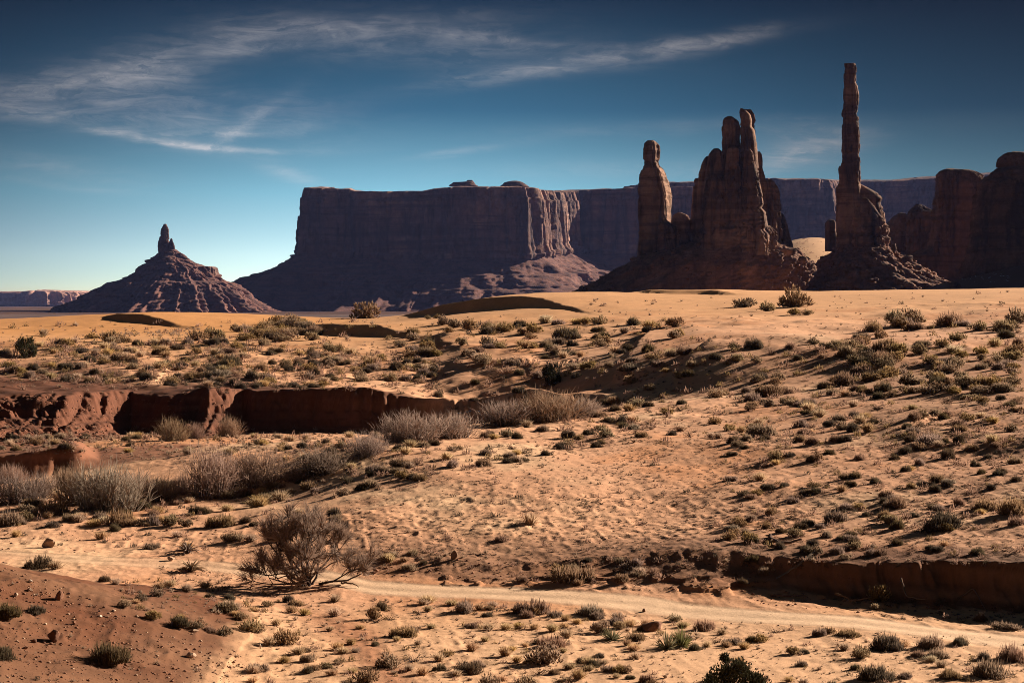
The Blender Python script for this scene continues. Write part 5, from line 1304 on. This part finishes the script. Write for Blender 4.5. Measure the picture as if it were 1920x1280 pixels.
# driftwood and fallen branches
def wood(name, label, pts, r, cat='driftwood', z0=0.04):
    P = []
    for px, py, lift in pts:
        p = at(px, py); P.append(p + np.array([0, 0, lift]))
    P = np.array(P); t = np.linspace(0, 1, len(P)); tt = np.linspace(0, 1, len(P) * 5)
    Q = np.stack([np.interp(tt, t, P[:, i]) for i in range(3)], 1)
    ker = np.array([.25, .5, .25])
    for _ in range(2): Q[1:-1] = .25 * Q[:-2] + .5 * Q[1:-1] + .25 * Q[2:]
    Q += np.stack([0.03 * vnoise(tt * 9, tt * 0 + i, s=len(label)) for i in range(3)], 1)
    base = Q[0].copy()
    me = soup_mesh(name, tube(Q - base, np.linspace(r, r * .4, len(Q)), 7)); me.materials.append(PM['log'])
    o = bpy.data.objects.new(name, me); COL.objects.link(o); o.location = base
    tag(o, label, cat)
wood('driftwood', 'curved grey driftwood log lying on the slope above the shaded bank', [(1443, 1006, .05), (1449, 1018, .08), (1462, 1023, .12), (1480, 1022, .1), (1502, 1019, .15)], .09)
wood('driftwood', 'long bare root hanging over the rim of the shaded bank', [(1540, 1036, .1), (1515, 1044, .05), (1500, 1062, .1), (1478, 1075, .1), (1455, 1088, .1)], .07)
for i, (lb, pts) in enumerate((('thin fallen branch at the foot of the shaded bank, left of the glowing bush', [(1565, 1128, .3), (1600, 1132, .12), (1630, 1130, .2)]), ('forked fallen branch right of the glowing bush in the shade', [(1690, 1122, .7), (1700, 1132, .25), (1735, 1134, .2)]),
    ('arched dead branch in deep shade near the right edge', [(1795, 1140, .3), (1825, 1140, .7), (1850, 1150, .1)]), ('pale stick lying on the track edge below the bank', [(1445, 1118, .05), (1475, 1119, .08), (1515, 1121, .05)]), ('dark twig bundle on the near side of the tamarisk', [(640, 1095, .05), (655, 1099, .15), (672, 1102, .05)]))):
    wood('fallen_branch', lb, pts, .04, 'branch')

# stones
MAT_STONE = rock_material('tan_stone', (0.46, 0.31, 0.215), (0.54, 0.39, 0.28), (0.2, 0.115, 0.075), 12.0, 0.2, 0.6)
MAT_REDSTONE = rock_material('red_stone', (0.24, 0.115, 0.07), (0.33, 0.17, 0.11), (0.12, 0.06, 0.04), 10.0, 0.3, 0.6)
MAT_PALESTONE = rock_material('white_stone', (0.62, 0.52, 0.42), (0.7, 0.62, 0.52), (0.45, 0.36, 0.28), 20.0, 0.1, 0.4)
STONES = [('boulder', 91, 1026, 29, .85, 'tan', 'rounded tan boulder at the left end of the track'), ('rock', 112, 1124, 20, 1.25, 'red', 'upright pointed rock on the red gravel hill'), ('boulder', 102, 1202, 31, .95, 'red', 'largest boulder on the red gravel hill'),
          ('rock', 63, 1204, 13, .8, 'red', 'small rounded rock left of the largest hill boulder'), ('rock', 320, 1050, 22, .4, 'tan', 'flat pale stone beside the dry yucca'), ('rock', 187, 1156, 10, .5, 'pale', 'white chip of stone on the gravel hill'),
          ('rock', 140, 1169, 12, .7, 'red', 'rounded small rock in the middle of the gravel hill'), ('rock', 358, 1231, 24, .5, 'tan', 'flat tan rock on the lower gravel hill'), ('rock', 57, 1091, 13, .5, 'pale', 'pale slab near the brow of the gravel hill'), ('rock', 55, 1107, 15, .6, 'tan', 'tan rock below the pale slab on the brow'),
          ('rock', 850, 1048, 18, 1.3, 'tan', 'pale upright rock on the low road bank'), ('rock', 488, 1215, 6, 1.9, 'pale', 'thin white upright stone on the near sand'), ('rock', 42, 974, 14, .6, 'pale', 'whitish stone beside the brush at the left edge'), ('rock', 365, 1183, 18, .5, 'tan', 'flat stone at the toe of the gravel hill'),
          ('rock', 704, 1073, 18, .7, 'red', 'red rock where the low bank meets the track'), ('rock', 1224, 1181, 56, .45, 'red', 'undercut ledge of red rock left of the twin yuccas'), ('rock', 1207, 1146, 9, 1.0, 'red', 'small dark stump of rock on the pale track side'), ('rock', 48, 1216, 12, .6, 'red', 'rock below the small rounded one on the gravel hill'),
          ('rock', 96, 1208, 9, .7, 'red', 'pebble rock in front of the largest hill boulder'), ('rock', 30, 1118, 12, .7, 'tan', 'tan rock high on the gravel hill by the left edge')]
SM = dict(tan=MAT_STONE, red=MAT_REDSTONE, pale=MAT_PALESTONE)
for i, (nm, px, py, w, fl, mt, lb) in enumerate(STONES):
    p = at(px, py); me = boulder_mesh(nm, w / 2 * p[1] / F, 700 + i, fl); o = link(nm, me, SM[mt]); o.location = p; o.rotation_euler = (0, 0, i * 1.3)
    tag(o, lb, 'rock')
mark(91, 1010, 'the rounded boulder by the track'); mark(102, 1185, 'the largest hill boulder'); mark(850, 1035, 'the pale upright rock')
# boulders fallen from the needle
for i, (px, py, w, fl, lb) in enumerate([(1676, 472, 13, 1.9, 'upright slab of fallen rock on the shoulder of the needle rubble'), (1752, 522, 24, .85, 'rounded boulder at the right toe of the needle rubble'), (1766, 520, 16, 1.0, 'round boulder leaning on its neighbour at the rubble toe'),
                                          (1790, 538, 26, .6, 'broad slab boulder at the far right toe of the needle rubble'), (1722, 506, 18, .8, 'boulder halfway down the right of the needle rubble'), (1700, 490, 30, .5, 'long slab high on the right of the needle rubble'), (1705, 540, 28, .6, 'boulder low on the front of the needle rubble'),
                                          (1478, 478, 34, .5, 'big slab boulder on the right end of the pillar cluster rubble'), (1505, 490, 20, .6, 'boulder at the right tip of the pillar cluster rubble'), (1448, 540, 5, 1.8, 'small pale upright stone at the foot of the cluster rubble')]):
    D = 1155 if i < 7 else 1115; D = D - (py - 500) * .25; p = at(px, py + 3) if 1740 < px else None
    if p is not None and p[1] > 600: D = p[1]
    s = D / F
    me = boulder_mesh('boulder', w / 2 * s, 760 + i, fl); o = link('boulder', me, MAT_SPIRE); o.location = ((px - 960) * s, D, CZ - (py - HZ) * s); tag(o, lb, 'boulder')
# ------------------------------------------------------------------ repeats: shrubs, tufts and dead brush over the ground
def inpoly(x, y, P):
    c = False; n = len(P); j = n - 1
    for i in range(n):
        if (P[i][1] > y) != (P[j][1] > y) and x < (P[j][0] - P[i][0]) * (y - P[i][1]) / (P[j][1] - P[i][1]) + P[i][0]: c = not c
        j = i
    return c
ZONES = [   # name, polygon, count, (wmin, wmax), mix
    ('on the plateau above the red cliff', [(0, 655), (90, 640), (240, 640), (420, 640), (600, 652), (790, 665), (820, 700), (800, 735), (400, 728), (0, 712)], 1224, (8.0, 30.6), dict(sage=0.41, dark=0.19, rabbit=.25, tuft=.15)),
    ('on the bare red rim of the cliff', [(0, 700), (400, 715), (800, 728), (800, 738), (0, 738)], 68, (7.1, 20.4), dict(sage=0.54, dark=0.26, tuft=.2)),
    ('on the left dune', [(0, 612), (700, 600), (800, 640), (600, 655), (0, 660)], 210, (6.2, 26.6), dict(sage=.35, rabbit=.4, tuft=.25)),
    ('in the dense dune thicket', [(440, 615), (560, 603), (600, 620), (590, 640), (450, 640)], 79, (16.0, 42.9), dict(rabbit=.8, sage=0.14, dark=0.06)),
    ('on the middle sand', [(700, 610), (1250, 600), (1330, 640), (1250, 700), (1060, 720), (830, 680), (700, 640)], 282, (8.0, 38.8), dict(sage=0.34, dark=0.16, rabbit=.35, tuft=.15)),
    ('on the shaded gully side', [(820, 690), (1040, 670), (1060, 740), (850, 770)], 93, (8.8, 28.6), dict(sage=0.54, dark=0.26, twigs=.2)),
    ('on the shadowed incline', [(1180, 640), (1550, 640), (1600, 720), (1400, 760), (1130, 740)], 188, (7.1, 30.6), dict(sage=0.41, dark=0.19, rabbit=.4)),
    ('on the upper right slope', [(1560, 640), (1640, 610), (1920, 612), (1920, 740), (1600, 740)], 279, (10.6, 45.0), dict(sage=0.31, dark=0.14, rabbit=.5, tuft=.05)),
    ('on the sand below the spires', [(1100, 560), (1920, 545), (1920, 605), (1500, 620), (1100, 610)], 140, (4.4, 15.3), dict(tuft=.6, sage=0.27, dark=0.13)),
    ('on the belt of brush across the slope', [(1120, 745), (1500, 730), (1920, 730), (1920, 830), (1120, 830)], 612, (8.8, 34.8), dict(sage=0.34, dark=0.16, rabbit=.2, twigs=.2, tuft=.1)),
    ('on the gully shoulder', [(560, 860), (740, 815), (1130, 780), (1160, 830), (900, 880), (600, 940)], 352, (8.8, 34.8), dict(sage=0.37, dark=0.18, tuft=.2, rabbit=.1, twigs=.15)),
    ('on the open sunlit slope', [(640, 940), (900, 870), (1150, 820), (1500, 820), (1400, 1060), (700, 1060)], 1224, (5.4, 20.4), dict(twigs=.68, sage=0.15, dark=0.07, tuft=.1)),
    ('on the darker right slope', [(1350, 820), (1920, 810), (1920, 1045), (1380, 1050)], 1011, (7.1, 32.7), dict(sage=0.34, dark=0.16, twigs=.33, rabbit=.12, tuft=.05)),
    ('along the low road bank', [(690, 1035), (1400, 1030), (1560, 1050), (1400, 1110), (700, 1080)], 210, (8.8, 32.7), dict(sage=0.27, dark=0.13, twigs=.4, tuft=.2)),
    ('at the foot of the shaded bank', [(1380, 1110), (1920, 1140), (1920, 1185), (1400, 1135)], 68, (10.6, 34.8), dict(twigs=.7, sage=0.20, dark=0.10)),
    ('on the near flat', [(480, 1215), (700, 1120), (960, 1135), (1250, 1160), (1600, 1185), (1920, 1210), (1920, 1290), (470, 1290)], 705, (7.1, 34.8), dict(tuft=.42, sage=0.18, dark=0.08, rabbit=.16, twigs=.16)),
    ('on the sand by the track', [(170, 1085), (470, 1085), (640, 1120), (560, 1180), (300, 1165)], 163, (8.8, 32.7), dict(tuft=.5, sage=0.17, dark=0.08, rabbit=.25)),
    ('on the gully floor', [(0, 818), (720, 818), (640, 870), (420, 855), (170, 850), (0, 846)], 445, (8.0, 26.6), dict(tuft=.55, sage=0.20, dark=0.10, rabbit=.15)),
    ('under the tall willows', [(0, 925), (560, 890), (600, 930), (300, 985), (0, 990)], 210, (12.4, 45.0), dict(sage=0.31, dark=0.14, tuft=.4, rabbit=.15)),
    ('on the hummocks by the track', [(0, 975), (560, 950), (700, 980), (520, 1040), (0, 1020)], 163, (8.0, 32.7), dict(sage=0.34, dark=0.16, tuft=.25, twigs=.25)),
    ('on the red gravel hill', [(0, 1055), (120, 1100), (300, 1190), (460, 1230), (440, 1285), (0, 1285)], 97, (7.1, 22.4), dict(twigs=.4, tuft=.4, sage=0.14, dark=0.06)),
    ('at the foot of the red cliff', [(0, 800), (440, 806), (820, 800), (820, 824), (0, 830)], 117, (6.8, 22.9), dict(sage=.4, tuft=.4, twigs=.2)),
    ('on the rim of the shaded bank', [(1380, 1046), (1920, 1040), (1920, 1062), (1400, 1066)], 80, (9, 26), dict(sage=.4, dark=.2, twigs=.3, tuft=.1)),
    ('above the dark end of the red cliff', [(700, 712), (830, 690), (850, 745), (730, 742)], 40, (10, 26), dict(sage=.6, dark=.2, twigs=.2)),
]
CAND = []
zr = np.random.default_rng(321)
for zn, poly, cnt, (w0, w1), mixd in ZONES:
    P = np.array(poly, float); lo, hi = P.min(0), P.max(0); k = 0; tries = 0
    kinds = list(mixd); pr = np.array([mixd[q] for q in kinds]); pr /= pr.sum()
    centres = None
    while k < cnt and tries < cnt * 40:
        tries += 1
        x, y = zr.uniform(lo[0], hi[0]), zr.uniform(lo[1], hi[1])
        if not inpoly(x, y, poly): continue
        # plants gather in drifts
        if vnoise(x / 70.0, y / 26.0, s=77) + 0.5 * vnoise(x / 22.0, y / 10.0, s=78) < zr.uniform(-1.3, 0.25): continue
        w = w0 + (w1 - w0) * zr.random() ** 2.2
        CAND.append((zr.choice(kinds, p=pr), x, y, w, zn)); k += 1
LIMIT = dict(dark=285 - sum(s_[0] == 'dark' for s_ in SPECIAL), sage=285 - sum(s[0] == 'sage' for s in SPECIAL), rabbit=290 - sum(s[0] == 'rabbit' for s in SPECIAL), tuft=285 - sum(s[0] == 'tuft' for s in SPECIAL), twigs=285 - sum(s[0] == 'twigs' for s in SPECIAL))
ORD = ['nearest', 'second', 'third', 'fourth', 'fifth', 'sixth', 'seventh', 'eighth', 'ninth', 'tenth', 'eleventh', 'twelfth', 'thirteenth', 'fourteenth', 'fifteenth', 'sixteenth', 'seventeenth', 'eighteenth', 'nineteenth', 'twentieth']
WORDS = dict(dark='dark olive bush', sage='grey sagebrush', rabbit='yellowish rabbitbrush', tuft='straw grass tuft', twigs='dark dead brush')
GROUPS = dict(dark='dark bushes dotted over the desert', sage='sagebrush dotted over the desert', rabbit='rabbitbrush dotted over the desert', tuft='grass tufts dotted over the desert', twigs='dead brush dotted over the desert')
REST = {k: [] for k in LIMIT}
IND = []
for kind in LIMIT:
    c = sorted([q for q in CAND if q[0] == kind], key=lambda q: -q[3])
    IND += c[:LIMIT[kind]]; REST[kind] += c[LIMIT[kind]:]
# labels: rank outwards from the nearest thing with a name of its own, in four directions
book = {}
for q in IND:
    kind, x, y, w, zn = q
    d = [((x - a) ** 2 + ((y - b) * 2.0) ** 2, i) for i, (a, b, _) in enumerate(LANDMARKS)]
    dist, i = min(d); a, b, ph = LANDMARKS[i]
    dx, dy = x - a, (y - b) * 2.0
    side = ('to the right of' if dx > 0 else 'to the left of') if abs(dx) > abs(dy) else ('in front of' if dy > 0 else 'behind')
    book.setdefault((kind, i, side), []).append((dist, q))
for (kind, i, side), lst in book.items():
    lst.sort(key=lambda t: t[0])
    for r, (dist, q) in enumerate(lst):
        _, x, y, w, zn = q
        lab = f"{ORD[min(r, 19)]} {WORDS[kind]} {side} {LANDMARKS[i][2]}"
        plant(kind, x, y, w, zr.uniform(.7, 1.15), lab, GROUPS[kind], parts=(w > 24))
for t in THINGS:
    if t['o'].get('group') is None and t['kind'] in GROUPS: t['o']['group'] = GROUPS[t['kind']]

# what is left over of each kind, and the small litter nobody could count
def mini(kind, rs):
    """few-bladed versions for the far and tiny ones (radius 1)"""
    n = dict(dark=46, sage=46, rabbit=50, tuft=34, twigs=14)[kind]
    if kind in ('sage', 'rabbit', 'dark'):
        d = dome_dirs(n, rs, 0.0); T = d * rs.uniform(.55, 1.05, n)[:, None]; B = T - (d * .5 + np.array([0, 0, .6])) * rs.uniform(.25, .5, n)[:, None]; B[:, 2] = np.maximum(B[:, 2], -.02)
        return blades(B, T, .085, np.stack([.15 + 0 * rs.random(n), rs.uniform(.35, 1, n)], 1), seg=1)
    if kind == 'tuft':
        d = dome_dirs(n, rs, .25); return blades(d * .12, d * rs.uniform(.6, 1.0, n)[:, None], .07, np.stack([rs.uniform(0, .3, n), rs.uniform(.4, 1, n)], 1), seg=1)
    d = dome_dirs(n, rs, 0.02); d[:, 2] *= .7; B = rs.normal(size=(n, 3)) * .25; B[:, 2] = 0
    return blades(B, B + d * rs.uniform(.4, 1, n)[:, None], .06, np.stack([rs.uniform(0, .5, n), rs.uniform(.3, 1, n)], 1), seg=1)
def extra(zone, kind, n, w0, w1):
    P = np.array(zone, float); lo, hi = P.min(0), P.max(0); k = 0
    while k < n:
        x, y = zr.uniform(lo[0], hi[0]), zr.uniform(lo[1], hi[1])
        if inpoly(x, y, zone) and vnoise(x / 60.0, y / 22.0, s=91) > zr.uniform(-1, .6): REST[kind].append((kind, x, y, w0 + (w1 - w0) * zr.random() ** 2, '')); k += 1
extra([(600, 960), (900, 870), (1150, 800), (1920, 780), (1920, 1050), (1380, 1060), (690, 1065)], 'twigs', 3400, 4, 14)
extra([(700, 960), (900, 870), (1150, 800), (1920, 780), (1920, 1050), (1380, 1060), (720, 1050)], 'dark', 900, 4, 10)
extra([(0, 640), (800, 650), (820, 730), (0, 725)], 'sage', 420, 5, 11)
extra([(0, 640), (800, 650), (820, 730), (0, 725)], 'dark', 450, 4, 10)
extra([(1100, 640), (1920, 610), (1920, 830), (1130, 830)], 'dark', 500, 4, 11)
extra([(1100, 640), (1920, 610), (1920, 830), (1130, 830)], 'sage', 400, 5, 12)
extra([(0, 815), (720, 815), (640, 880), (0, 850)], 'tuft', 420, 4, 13)
extra([(470, 1290), (700, 1115), (1920, 1200), (1920, 1290)], 'tuft', 520, 4, 14)
extra([(470, 1290), (700, 1115), (1920, 1200), (1920, 1290)], 'twigs', 420, 3, 10)
extra([(170, 1080), (640, 1110), (560, 1190), (300, 1165)], 'tuft', 160, 4, 12)
extra([(0, 990), (560, 960), (700, 1000), (500, 1060), (0, 1030)], 'twigs', 260, 3, 11)
extra([(640, 820), (1900, 740), (1900, 830), (700, 960)], 'tuft', 500, 4, 12)
extra([(0, 605), (900, 590), (1900, 560), (1900, 620), (900, 660), (0, 650)], 'tuft', 420, 3, 9)
extra([(1425, 447), (1575, 447), (1565, 500), (1500, 512), (1430, 480)], 'sage', 150, 3, 7)
extra([(120, 632), (420, 612), (340, 630)], 'tuft', 200, 5, 12)
for kd, n_ in (('sage', 260), ('dark', 200), ('tuft', 200), ('twigs', 260), ('rabbit', 120)):
    extra([(1925, 612), (2230, 600), (2230, 1050), (1925, 1040)], kd, n_, 7, 26)
    extra([(-260, 650), (-5, 650), (-5, 1020), (-260, 1020)], kd, n_ // 2, 7, 26)
    extra([(1925, 1200), (2150, 1215), (2150, 1290), (1925, 1290)], kd, n_ // 5, 8, 26)
STUFFNAME = dict(dark='low_dark_scrub', sage='low_sage_scrub', rabbit='small_rabbitbrush_scrub', tuft='dry_grass', twigs='dead_twig_litter')
MATOF = dict(dark='dark', sage='sage', rabbit='rabbit', tuft='straw', twigs='twig')
for kind, lst in REST.items():
    var = [mini(kind, np.random.default_rng(800 + i)) for i in range(12)]
    parts = []
    for j, (_, x, y, w, zn) in enumerate(lst):
        p = at(x, y)
        if p is None: continue
        V, I, T = var[j % 12]; R = w / 2 * p[1] / F; a = zr.uniform(0, 6.28); c, s = math.cos(a), math.sin(a)
        h = R * zr.uniform(.7, 1.3) * (1.15 if kind != 'twigs' else .8)
        q = np.stack([(V[:, 0] * c - V[:, 1] * s) * R, (V[:, 0] * s + V[:, 1] * c) * R, V[:, 2] * h], 1) + p
        parts.append((q, I, np.clip(T * zr.uniform(.6, 1.1), 0, 1)))
    me = soup_mesh(STUFFNAME[kind], join(parts)); me.materials.append(PM[MATOF[kind]])
    tag(bpy.data.objects.new(STUFFNAME[kind], me), kind='stuff'); COL.objects.link(bpy.data.objects[STUFFNAME[kind]])

# gravel and clods
def pebbles(name, zones, mat, seed):
    import itertools
    rs = np.random.default_rng(seed)
    oct_v = np.array([(1, 0, 0), (-1, 0, 0), (0, 1, 0), (0, -1, 0), (0, 0, 1), (0, 0, -.3), (.6, .6, .5), (-.6, .6, .45), (-.6, -.6, .5), (.6, -.6, .4)], float)
    import bmesh
    forms = []
    for i in range(8):
        bm = bmesh.new()
        for v in oct_v * rs.uniform(.7, 1.2, (10, 1)): bm.verts.new(v)
        r = bmesh.ops.convex_hull(bm, input=bm.verts); bmesh.ops.triangulate(bm, faces=bm.faces)
        bm.verts.index_update(); bm.verts.ensure_lookup_table()
        forms.append((np.array([v.co[:] for v in bm.verts]), np.array([[v.index for v in f.verts] for f in bm.faces]))); bm.free()
    parts = []
    for poly, n, w0, w1 in zones:
        P = np.array(poly, float); lo, hi = P.min(0), P.max(0); k = 0
        while k < n:
            x, y = rs.uniform(lo[0], hi[0]), rs.uniform(lo[1], hi[1])
            if not inpoly(x, y, poly): continue
            k += 1; p = at(x, y)
            if p is None: continue
            V, I = forms[rs.integers(8)]; R = (w0 + (w1 - w0) * rs.random() ** 4) / 2 * p[1] / F; a = rs.uniform(0, 6.28); c, s = math.cos(a), math.sin(a)
            q = np.stack([(V[:, 0] * c - V[:, 1] * s) * R, (V[:, 0] * s + V[:, 1] * c) * R * .8, V[:, 2] * R * rs.uniform(.5, .9)], 1) + p
            parts.append((q, I, np.zeros(len(q))))
    me = soup_mesh(name, join(parts)); tag(link(name, me, mat), kind='stuff')
pebbles('red_gravel', [([(0, 1045), (120, 1100), (300, 1185), (470, 1225), (450, 1288), (0, 1288)], 1500, 2, 9), ([(0, 740), (440, 745), (460, 815), (0, 815)], 500, 2, 7), ([(0, 800), (820, 800), (820, 826), (0, 835)], 700, 2, 10), ([(1380, 1105), (1920, 1130), (1920, 1178), (1400, 1130)], 350, 2, 9), ([(690, 1045), (1420, 1050), (1420, 1115), (700, 1085)], 500, 2, 8), ([(0, 985), (560, 960), (560, 1050), (0, 1030)], 250, 2, 8)], MAT_REDSTONE, 31)
pebbles('tan_gravel', [([(600, 1120), (1900, 1190), (1900, 1285), (480, 1285)], 700, 2, 6), ([(0, 1045), (120, 1100), (460, 1225), (450, 1288), (0, 1288)], 160, 3, 10), ([(640, 1000), (1150, 800), (1920, 780), (1920, 1050), (700, 1060)], 900, 2, 6), ([(300, 1060), (640, 1090), (560, 1100), (300, 1075)], 200, 2, 6)], MAT_STONE, 32)
# rubble on the debris cones under the spires
def rubble():
    rs = np.random.default_rng(5); dg = bpy.context.evaluated_depsgraph_get(); parts = []
    import bmesh
    bm = bmesh.new(); bmesh.ops.create_icosphere(bm, subdivisions=1, radius=1); bv = np.array([v.co[:] for v in bm.verts]); bi = np.array([[v.index for v in f.verts] for f in bm.faces]); bm.free()
    for o in list(bpy.data.objects):
        if not o.name.startswith('debris_cone'): continue
        V = np.zeros(len(o.data.vertices) * 3, np.float32); o.data.vertices.foreach_get('co', V); V = V.reshape(-1, 3)
        c = V.mean(0); k = np.where((V[:, 1] < c[1] + 8) & (V[:, 2] > 2))[0]
        for i in rs.choice(k, 1100):
            R = 0.35 + 2.1 * rs.random() ** 5
            q = bv * rs.uniform(.6, 1.1, (len(bv), 1)) * R * np.array([1.1, .9, .7]); a = rs.uniform(0, 6.28)
            q = np.stack([q[:, 0] * math.cos(a) - q[:, 1] * math.sin(a), q[:, 0] * math.sin(a) + q[:, 1] * math.cos(a), q[:, 2]], 1)
            parts.append((q + V[i], bi, np.zeros(len(q))))
    me = soup_mesh('rubble', join(parts)); tag(link('rubble', me, MAT_TALUS), kind='stuff')
rubble()
# thin snow left in the shade
def snow():
    m = bpy.data.materials.new('old_snow'); m.use_nodes = True; b = m.node_tree.nodes['Principled BSDF']; b.inputs['Base Color'].default_value = (.8, .82, .86, 1); b.inputs['Roughness'].default_value = .7
    rs = np.random.default_rng(8); parts = []
    th = np.linspace(0, 6.283, 8)[:-1]
    for poly, n, w0, w1 in (([(1720, 495), (1800, 505), (1900, 515), (1900, 530), (1820, 530), (1730, 510)], 90, 1.5, 5), ([(840, 775), (930, 760), (930, 772), (850, 788)], 16, 4, 12)):
        P = np.array(poly, float); lo, hi = P.min(0), P.max(0); k = 0
        while k < n:
            x, y = rs.uniform(lo[0], hi[0]), rs.uniform(lo[1], hi[1])
            if not inpoly(x, y, poly): continue
            k += 1; p = at(x, y)
            if p is None: continue
            R = (w0 + (w1 - w0) * rs.random() ** 2) / 2 * p[1] / F; r = R * rs.uniform(.5, 1.1, 7)
            q = np.stack([np.cos(th) * r * 1.4, np.sin(th) * r * 1.5, np.full(7, -.02 * R)], 1) + p; q = np.concatenate([q, [p + np.array([0, 0, .18 * R + .03])]])
            parts.append((q, np.array([(i, (i + 1) % 7, 7) for i in range(7)]), np.zeros(8)))
    me = soup_mesh('snow', join(parts)); tag(link('snow', me, m), kind='stuff')
snow()
# ------------------------------------------------------------------ thin blue air over the valley
def haze():
    x, y0, y1, z0, z1 = 9000, -300, 10600, -8.5, 420
    V = np.array([(a, b, c) for c in (z0, z1) for a, b in ((-x, y0), (x, y0), (x, y1), (-x, y1))], float)
    q = [(3, 2, 1, 0), (4, 5, 6, 7), (0, 1, 5, 4), (1, 2, 6, 5), (2, 3, 7, 6), (3, 0, 4, 7)]
    me = raw_mesh('haze', V, np.array(q).ravel(), np.full(6, 4), False)
    m = bpy.data.materials.new('valley_air'); m.use_nodes = True
    t = m.node_tree; t.nodes.clear()
    o = t.nodes.new('ShaderNodeOutputMaterial'); v = t.nodes.new('ShaderNodeVolumePrincipled')
    v.inputs['Color'].default_value = (0.33, 0.42, 1.0, 1)
    v.inputs['Density'].default_value = 1.15e-5
    v.inputs['Anisotropy'].default_value = 0.0
    t.links.new(v.outputs[0], o.inputs['Volume'])
    try: m.cycles.homogeneous_volume = True
    except Exception: pass
    tag(link('haze', me, m), kind='stuff')
haze()
